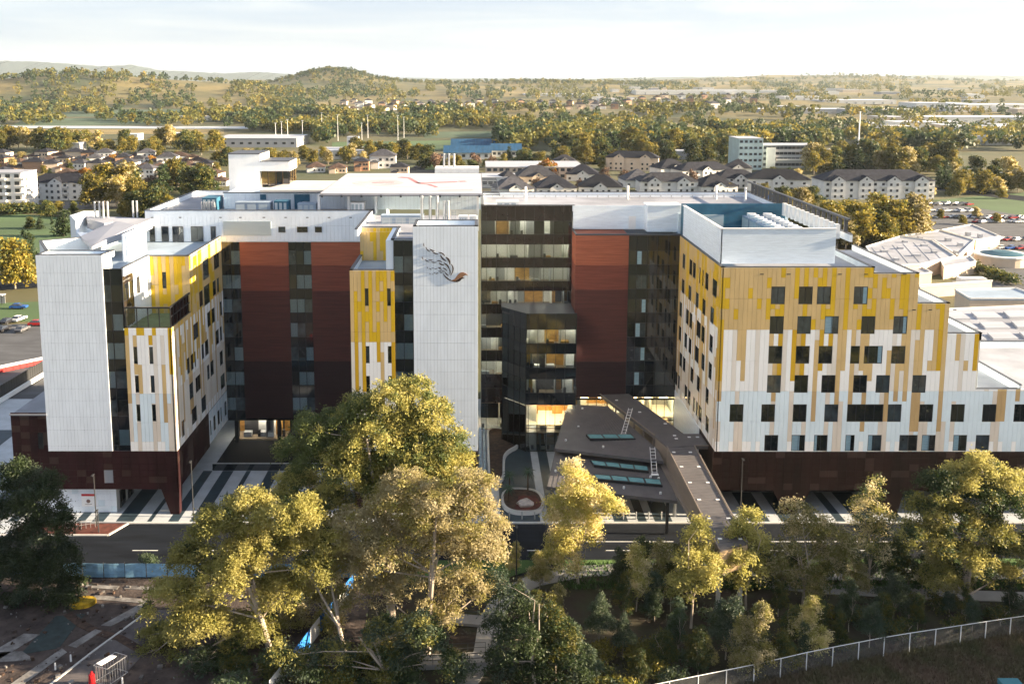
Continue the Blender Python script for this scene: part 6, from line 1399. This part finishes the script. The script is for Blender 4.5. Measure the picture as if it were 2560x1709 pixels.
belt(7,400,525,462,490,(55,80),['olive','dark','olive'],'olive tree in the clump left of the lift tower','clump left of the lift tower')
belt(8,310,420,530,548,(40,80),['gold','olive'],'golden tree just behind the left penthouse roof','trees behind the left penthouse')
belt(34,-10,560,398,462,(14,28),['olive','dark','gold'],'small green garden tree among the left houses','garden trees of the left suburb')
for px, py, pt, tk, lab in ((283,408,385,'orange','bright orange autumn tree among the left houses'),(342,412,390,'orange','orange autumn tree right of the brightest one'),(378,408,388,'orange','golden autumn tree beside the red one'),(403,412,386,'red','red autumn tree in the left suburb'),(560,405,375,'orange','orange autumn tree beside the lift tower'),(215,446,418,'orange','orange tree before the terrace roof'),(375,470,440,'bare','brown bare tree near the left clump'),(270,412,392,'gold','small bright green-gold tree in the left suburb'),
     (38,720,588,'gold','large golden round tree at the left edge beyond the white wing'),(75,690,570,'dark','dark tree behind the golden one at the left edge'),(75,570,540,'dark','left clipped round tree on the park lawn'),(100,572,540,'dark','right clipped round tree on the park lawn'),(160,590,520,'dark','dark dense tree at the right end of the park lawn'),(130,560,545,'dark','tiny shrub-like tree on the park lawn'),(120,540,500,'olive','tree on the kerb beyond the park'),(148,530,500,'gold','lit tree beside the park road'),(185,530,500,'dark','dark hedge tree beyond the park'),(115,495,465,'olive','street tree before the white terrace'),
     (1260,440,412,'orange','orange tree left of the long white roof'),(1370,446,398,'orange','orange tree at the right of the long white roof'),(1340,470,445,'bare','pinkish bare tree among the dark roofs'),(1510,450,420,'bare','brown bare trees before the three-storey house'),(1560,452,425,'bare','brown bare tree right of the three-storey house'),(1450,470,448,'bare','reddish bare tree above the glass parapet'),(1505,425,400,'olive','green bush beside the small apartment house'),(1820,482,455,'gold','bright golden tree behind the plant well'),(1905,500,455,'gold','golden tree at the left of the tall gable'),(1880,505,490,'gold','small golden tree behind the roof edge'),
     (1730,460,425,'bare','smoky pale bare tree left of the teal office'),(1990,470,420,'gold','golden tree before the grey office wing'),(1970,455,415,'dark','dark round tree under the grey offices'),(1930,450,415,'dark','dark green trees left under the grey offices'),(2070,600,500,'dark','small dark conifer beside the pale court'),(2405,560,535,'gold','small lit tree between car park rows'),(2350,545,520,'gold','young tree at the left of the car park'),(2310,590,548,'gold','young tree at the car park corner'),(2440,545,515,'gold','round green tree in the car park'),(2490,555,530,'gold','round yellow tree right in the car park')): town_tree(tk, px, py, pt, lab, None)
belt(15,540,830,398,420,(28,48),['olive','gold','olive'],'olive tree in the wood behind the lift tower','wood behind the lift tower')
belt(16,840,1070,388,412,(30,52),['olive','olive','gold'],'tree in the grove left of the avenue','grove left of the avenue')
belt(10,1060,1260,418,432,(22,38),['gold','bare','olive'],'tree along the road behind the helipad','trees behind the helipad')
belt(16,1270,1480,398,418,(30,55),['olive','dark','gold'],'tree in the wood right of the school','wood right of the school')
belt(26,1440,1850,390,412,(35,75),['olive','gold','dark'],'tree on the wooded slope above the dark roofs','wooded slope above the dark roofs')
belt(34,2020,2380,412,440,(38,75),['olive','gold','dark','olive'],'dense tree in the wood around the telecom mast','wood around the telecom mast')
belt(18,1995,2290,590,622,(75,120),['olive','gold','olive'],'big olive tree in the clump between the car park and the roof screen','clump before the car park')
belt(22,2340,2600,440,492,(35,70),['olive','gold','dark'],'roadside tree along the highway at right','trees along the highway')
belt(7,2330,2560,466,500,(20,34),['gold','olive'],'small verge tree above the car park','verge trees above the car park')
belt(6,1940,2040,512,530,(30,60),['olive','gold'],'tree beside the pale sports court','trees by the sports court')
HB = [kind('hedge', 2.2, [(R.uniform(-1.2,1.2),R.uniform(-1,1),R.uniform(.5,1.5),R.uniform(.7,1.1)) for _ in range(8)], ('leaf','leaf_d'), 700, 22, (.5,.3), .6, .06)]
for k in range(9): p = at(2390+17*k, 664+5.4*k, Z=0); plant(HB[0], 'hedge', (p.x,p.y,-.15), 3.2, 'clipped round hedge bush in the row beside the clinic yard', 'hedge row by the clinic yard', R.random()*6, 1.15, 'hedge')
for k in range(9): p = at(-10+11*k, 536-.8*k, Z=0); plant(HB[0], 'hedge', (p.x,p.y,-.15), 4.5, 'hedge bush in the line above the park lawn', 'hedge above the park lawn', R.random()*6, 1.3, 'hedge')
# far woods: one mass
def farmesh(seed, mats, n=46):
    rs = np.random.RandomState(seed); P = rs.randn(n,3); P /= np.linalg.norm(P,axis=1)[:,None]; P *= (.55+.45*rs.rand(n))[:,None]; P[:,2] = P[:,2]*.42+.62; P[:,:2] *= .46
    return P
rs = np.random.RandomState(77); VV = []; MI = []
forms = [farmesh(k, None) for k in range(6)]
def wood_ok(px, py):
    if px < 560 and 318 < py < 372: return False
    if px < 620 and py > 366: return False
    if 500 < px < 790 and py > 332: return False
    if 850 < px < 1900 and 255 < py < 286: return rs.rand() < .22
    if px > 1880 and 256 < py < 345: return rs.rand() < .16
    if 820 < px < 1240 and py > 342: return False
    if 1420 < px < 1900 and 298 < py < 318: return rs.rand() < .12
    if px > 1250 and 238 < py < 300: return rs.rand() < (.55 if px < 1900 else .38)
    if px > 2200 and 300 < py < 370: return rs.rand() < .35
    if py > 385: return False
    if px < 760 and py < 228: return rs.rand() < .05
    if px < 700 and py < 238: return rs.rand() < .4
    if px < 520 and 285 < py < 318: return rs.rand() < .25
    return True
cnt = 0
while cnt < 10500:
    px, py = rs.uniform(-60,2620), 203+175*rs.rand()**1.25
    nn = math.sin(px*.011+py*.07)+math.sin(px*.023-py*.11+2)+math.sin(py*.19+px*.004)
    nn += .9*math.sin(px*.061+py*.33)+.7*math.sin(px*.13-py*.21+1)
    if not wood_ok(px,py) or nn < -.15+.5*rs.rand(): continue
    p = at(px,max(py,209),Z=0); y = p.y
    if y > 6800: continue
    h = rs.uniform(6,17)*(1+.25*(y > 2500)); w_ = h*rs.uniform(.75,1.25); F_ = forms[rs.randint(6)]; n = len(F_) if y < 1300 else 30 if y < 2200 else 22; F_ = F_[:n]
    c = np.array([p.x,y,float(land(p.x,y)) if y > 950 else -.2]); P = c+F_*np.array([w_,w_,h]); s = h*(.12 if n > 40 else .17)
    d = rs.randn(n,3); d /= np.linalg.norm(d,axis=1)[:,None]; e = np.cross(d, rs.randn(n,3)); e /= np.linalg.norm(e,axis=1)[:,None]+1e-9
    VV.append(np.stack([P-d*s,P+e*s*.8,P+d*s,P-e*s*.8],1).reshape(-1,3)); dark = math.sin(px*.017+py*.05)+math.sin(px*.05-py*.3)+.8*rs.randn() > .35; MI.append(np.full(n, 1 if dark else (2 if rs.rand() < .2 else 0))); cnt += 1
# wooded hill tops
for cx, cy, sx, sy, n in ((-560,3600,230,300,520),(-1150,2480,330,60,150),(-700,2760,350,70,90),(-100,3800,620,120,240),(450,4000,500,150,200),(1900,6000,1500,200,300)):
    for k in range(n):
        x, y = cx+sx*rs.randn()*.6, cy+sy*rs.randn()*.6; h = rs.uniform(9,17); w_ = h*rs.uniform(.8,1.3); F_ = forms[rs.randint(6)][:30]; P = np.array([x,y,float(land(x,y))])+F_*np.array([w_,w_,h]); s = h*.17; m_ = len(F_)
        d = rs.randn(m_,3); d /= np.linalg.norm(d,axis=1)[:,None]; e = np.cross(d, rs.randn(m_,3)); e /= np.linalg.norm(e,axis=1)[:,None]+1e-9
        VV.append(np.stack([P-d*s,P+e*s*.8,P+d*s,P-e*s*.8],1).reshape(-1,3)); MI.append(np.full(m_, 1 if rs.rand() < .5 else 0))
o = link('far_woods', leafmesh('far_woods', np.concatenate(VV), np.concatenate(MI), [M['bg_o'],M['leaf_d'],M['bg_y']])); tag(o, 'hazy woods spreading over the plain and hills behind the town', 'woods', kind='stuff')
# ================================================================== haze
b = MB(); b.box(-11900,11900,-290,15900,-2.0,420); o = b.build('haze', None)
hm = D.materials.new('haze'); hm.use_nodes = True; t_ = hm.node_tree; t_.nodes.clear(); oo = t_.nodes.new('ShaderNodeOutputMaterial'); pv = t_.nodes.new('ShaderNodeVolumePrincipled'); pv.inputs['Density'].default_value = .00003; pv.inputs['Color'].default_value = (.78,.90,1,1); pv.inputs['Anisotropy'].default_value = .2
t_.links.new(pv.outputs[0], oo.inputs['Volume']); o.data.materials.clear(); o.data.materials.append(hm); tag(o, 'thin pale morning haze over the whole landscape', 'haze', kind='stuff')

# ================================================================== tell look-alikes apart by their place in the row
def pj_x(v):
    d = v[1]*_c-(v[2]-CAM_H)*_s; return PCX+FOC*v[0]/d
def nth(n): return '%d%s' % (n, 'th' if 10 <= n % 100 <= 20 else {1:'st',2:'nd',3:'rd'}.get(n % 10, 'th'))
_byl = {}
for o in SC.objects:
    if o.parent is None and 'group' in o and 'label' in o: _byl.setdefault((o['group'], o['label']), []).append(o)
for (g_, l_), os_ in _byl.items():
    if len(os_) < 2: continue
    os_ = sorted([o for o in os_ if -40 < pj_x(o.location) < 2600], key=lambda o: pj_x(o.location))
    if len(l_.split()) > 13: l_ = ' '.join(l_.split()[:13])
    for k, o in enumerate(os_): o['label'] = l_+(', leftmost' if k == 0 else ', rightmost' if k == len(os_)-1 else ', %s from left' % nth(k+1))
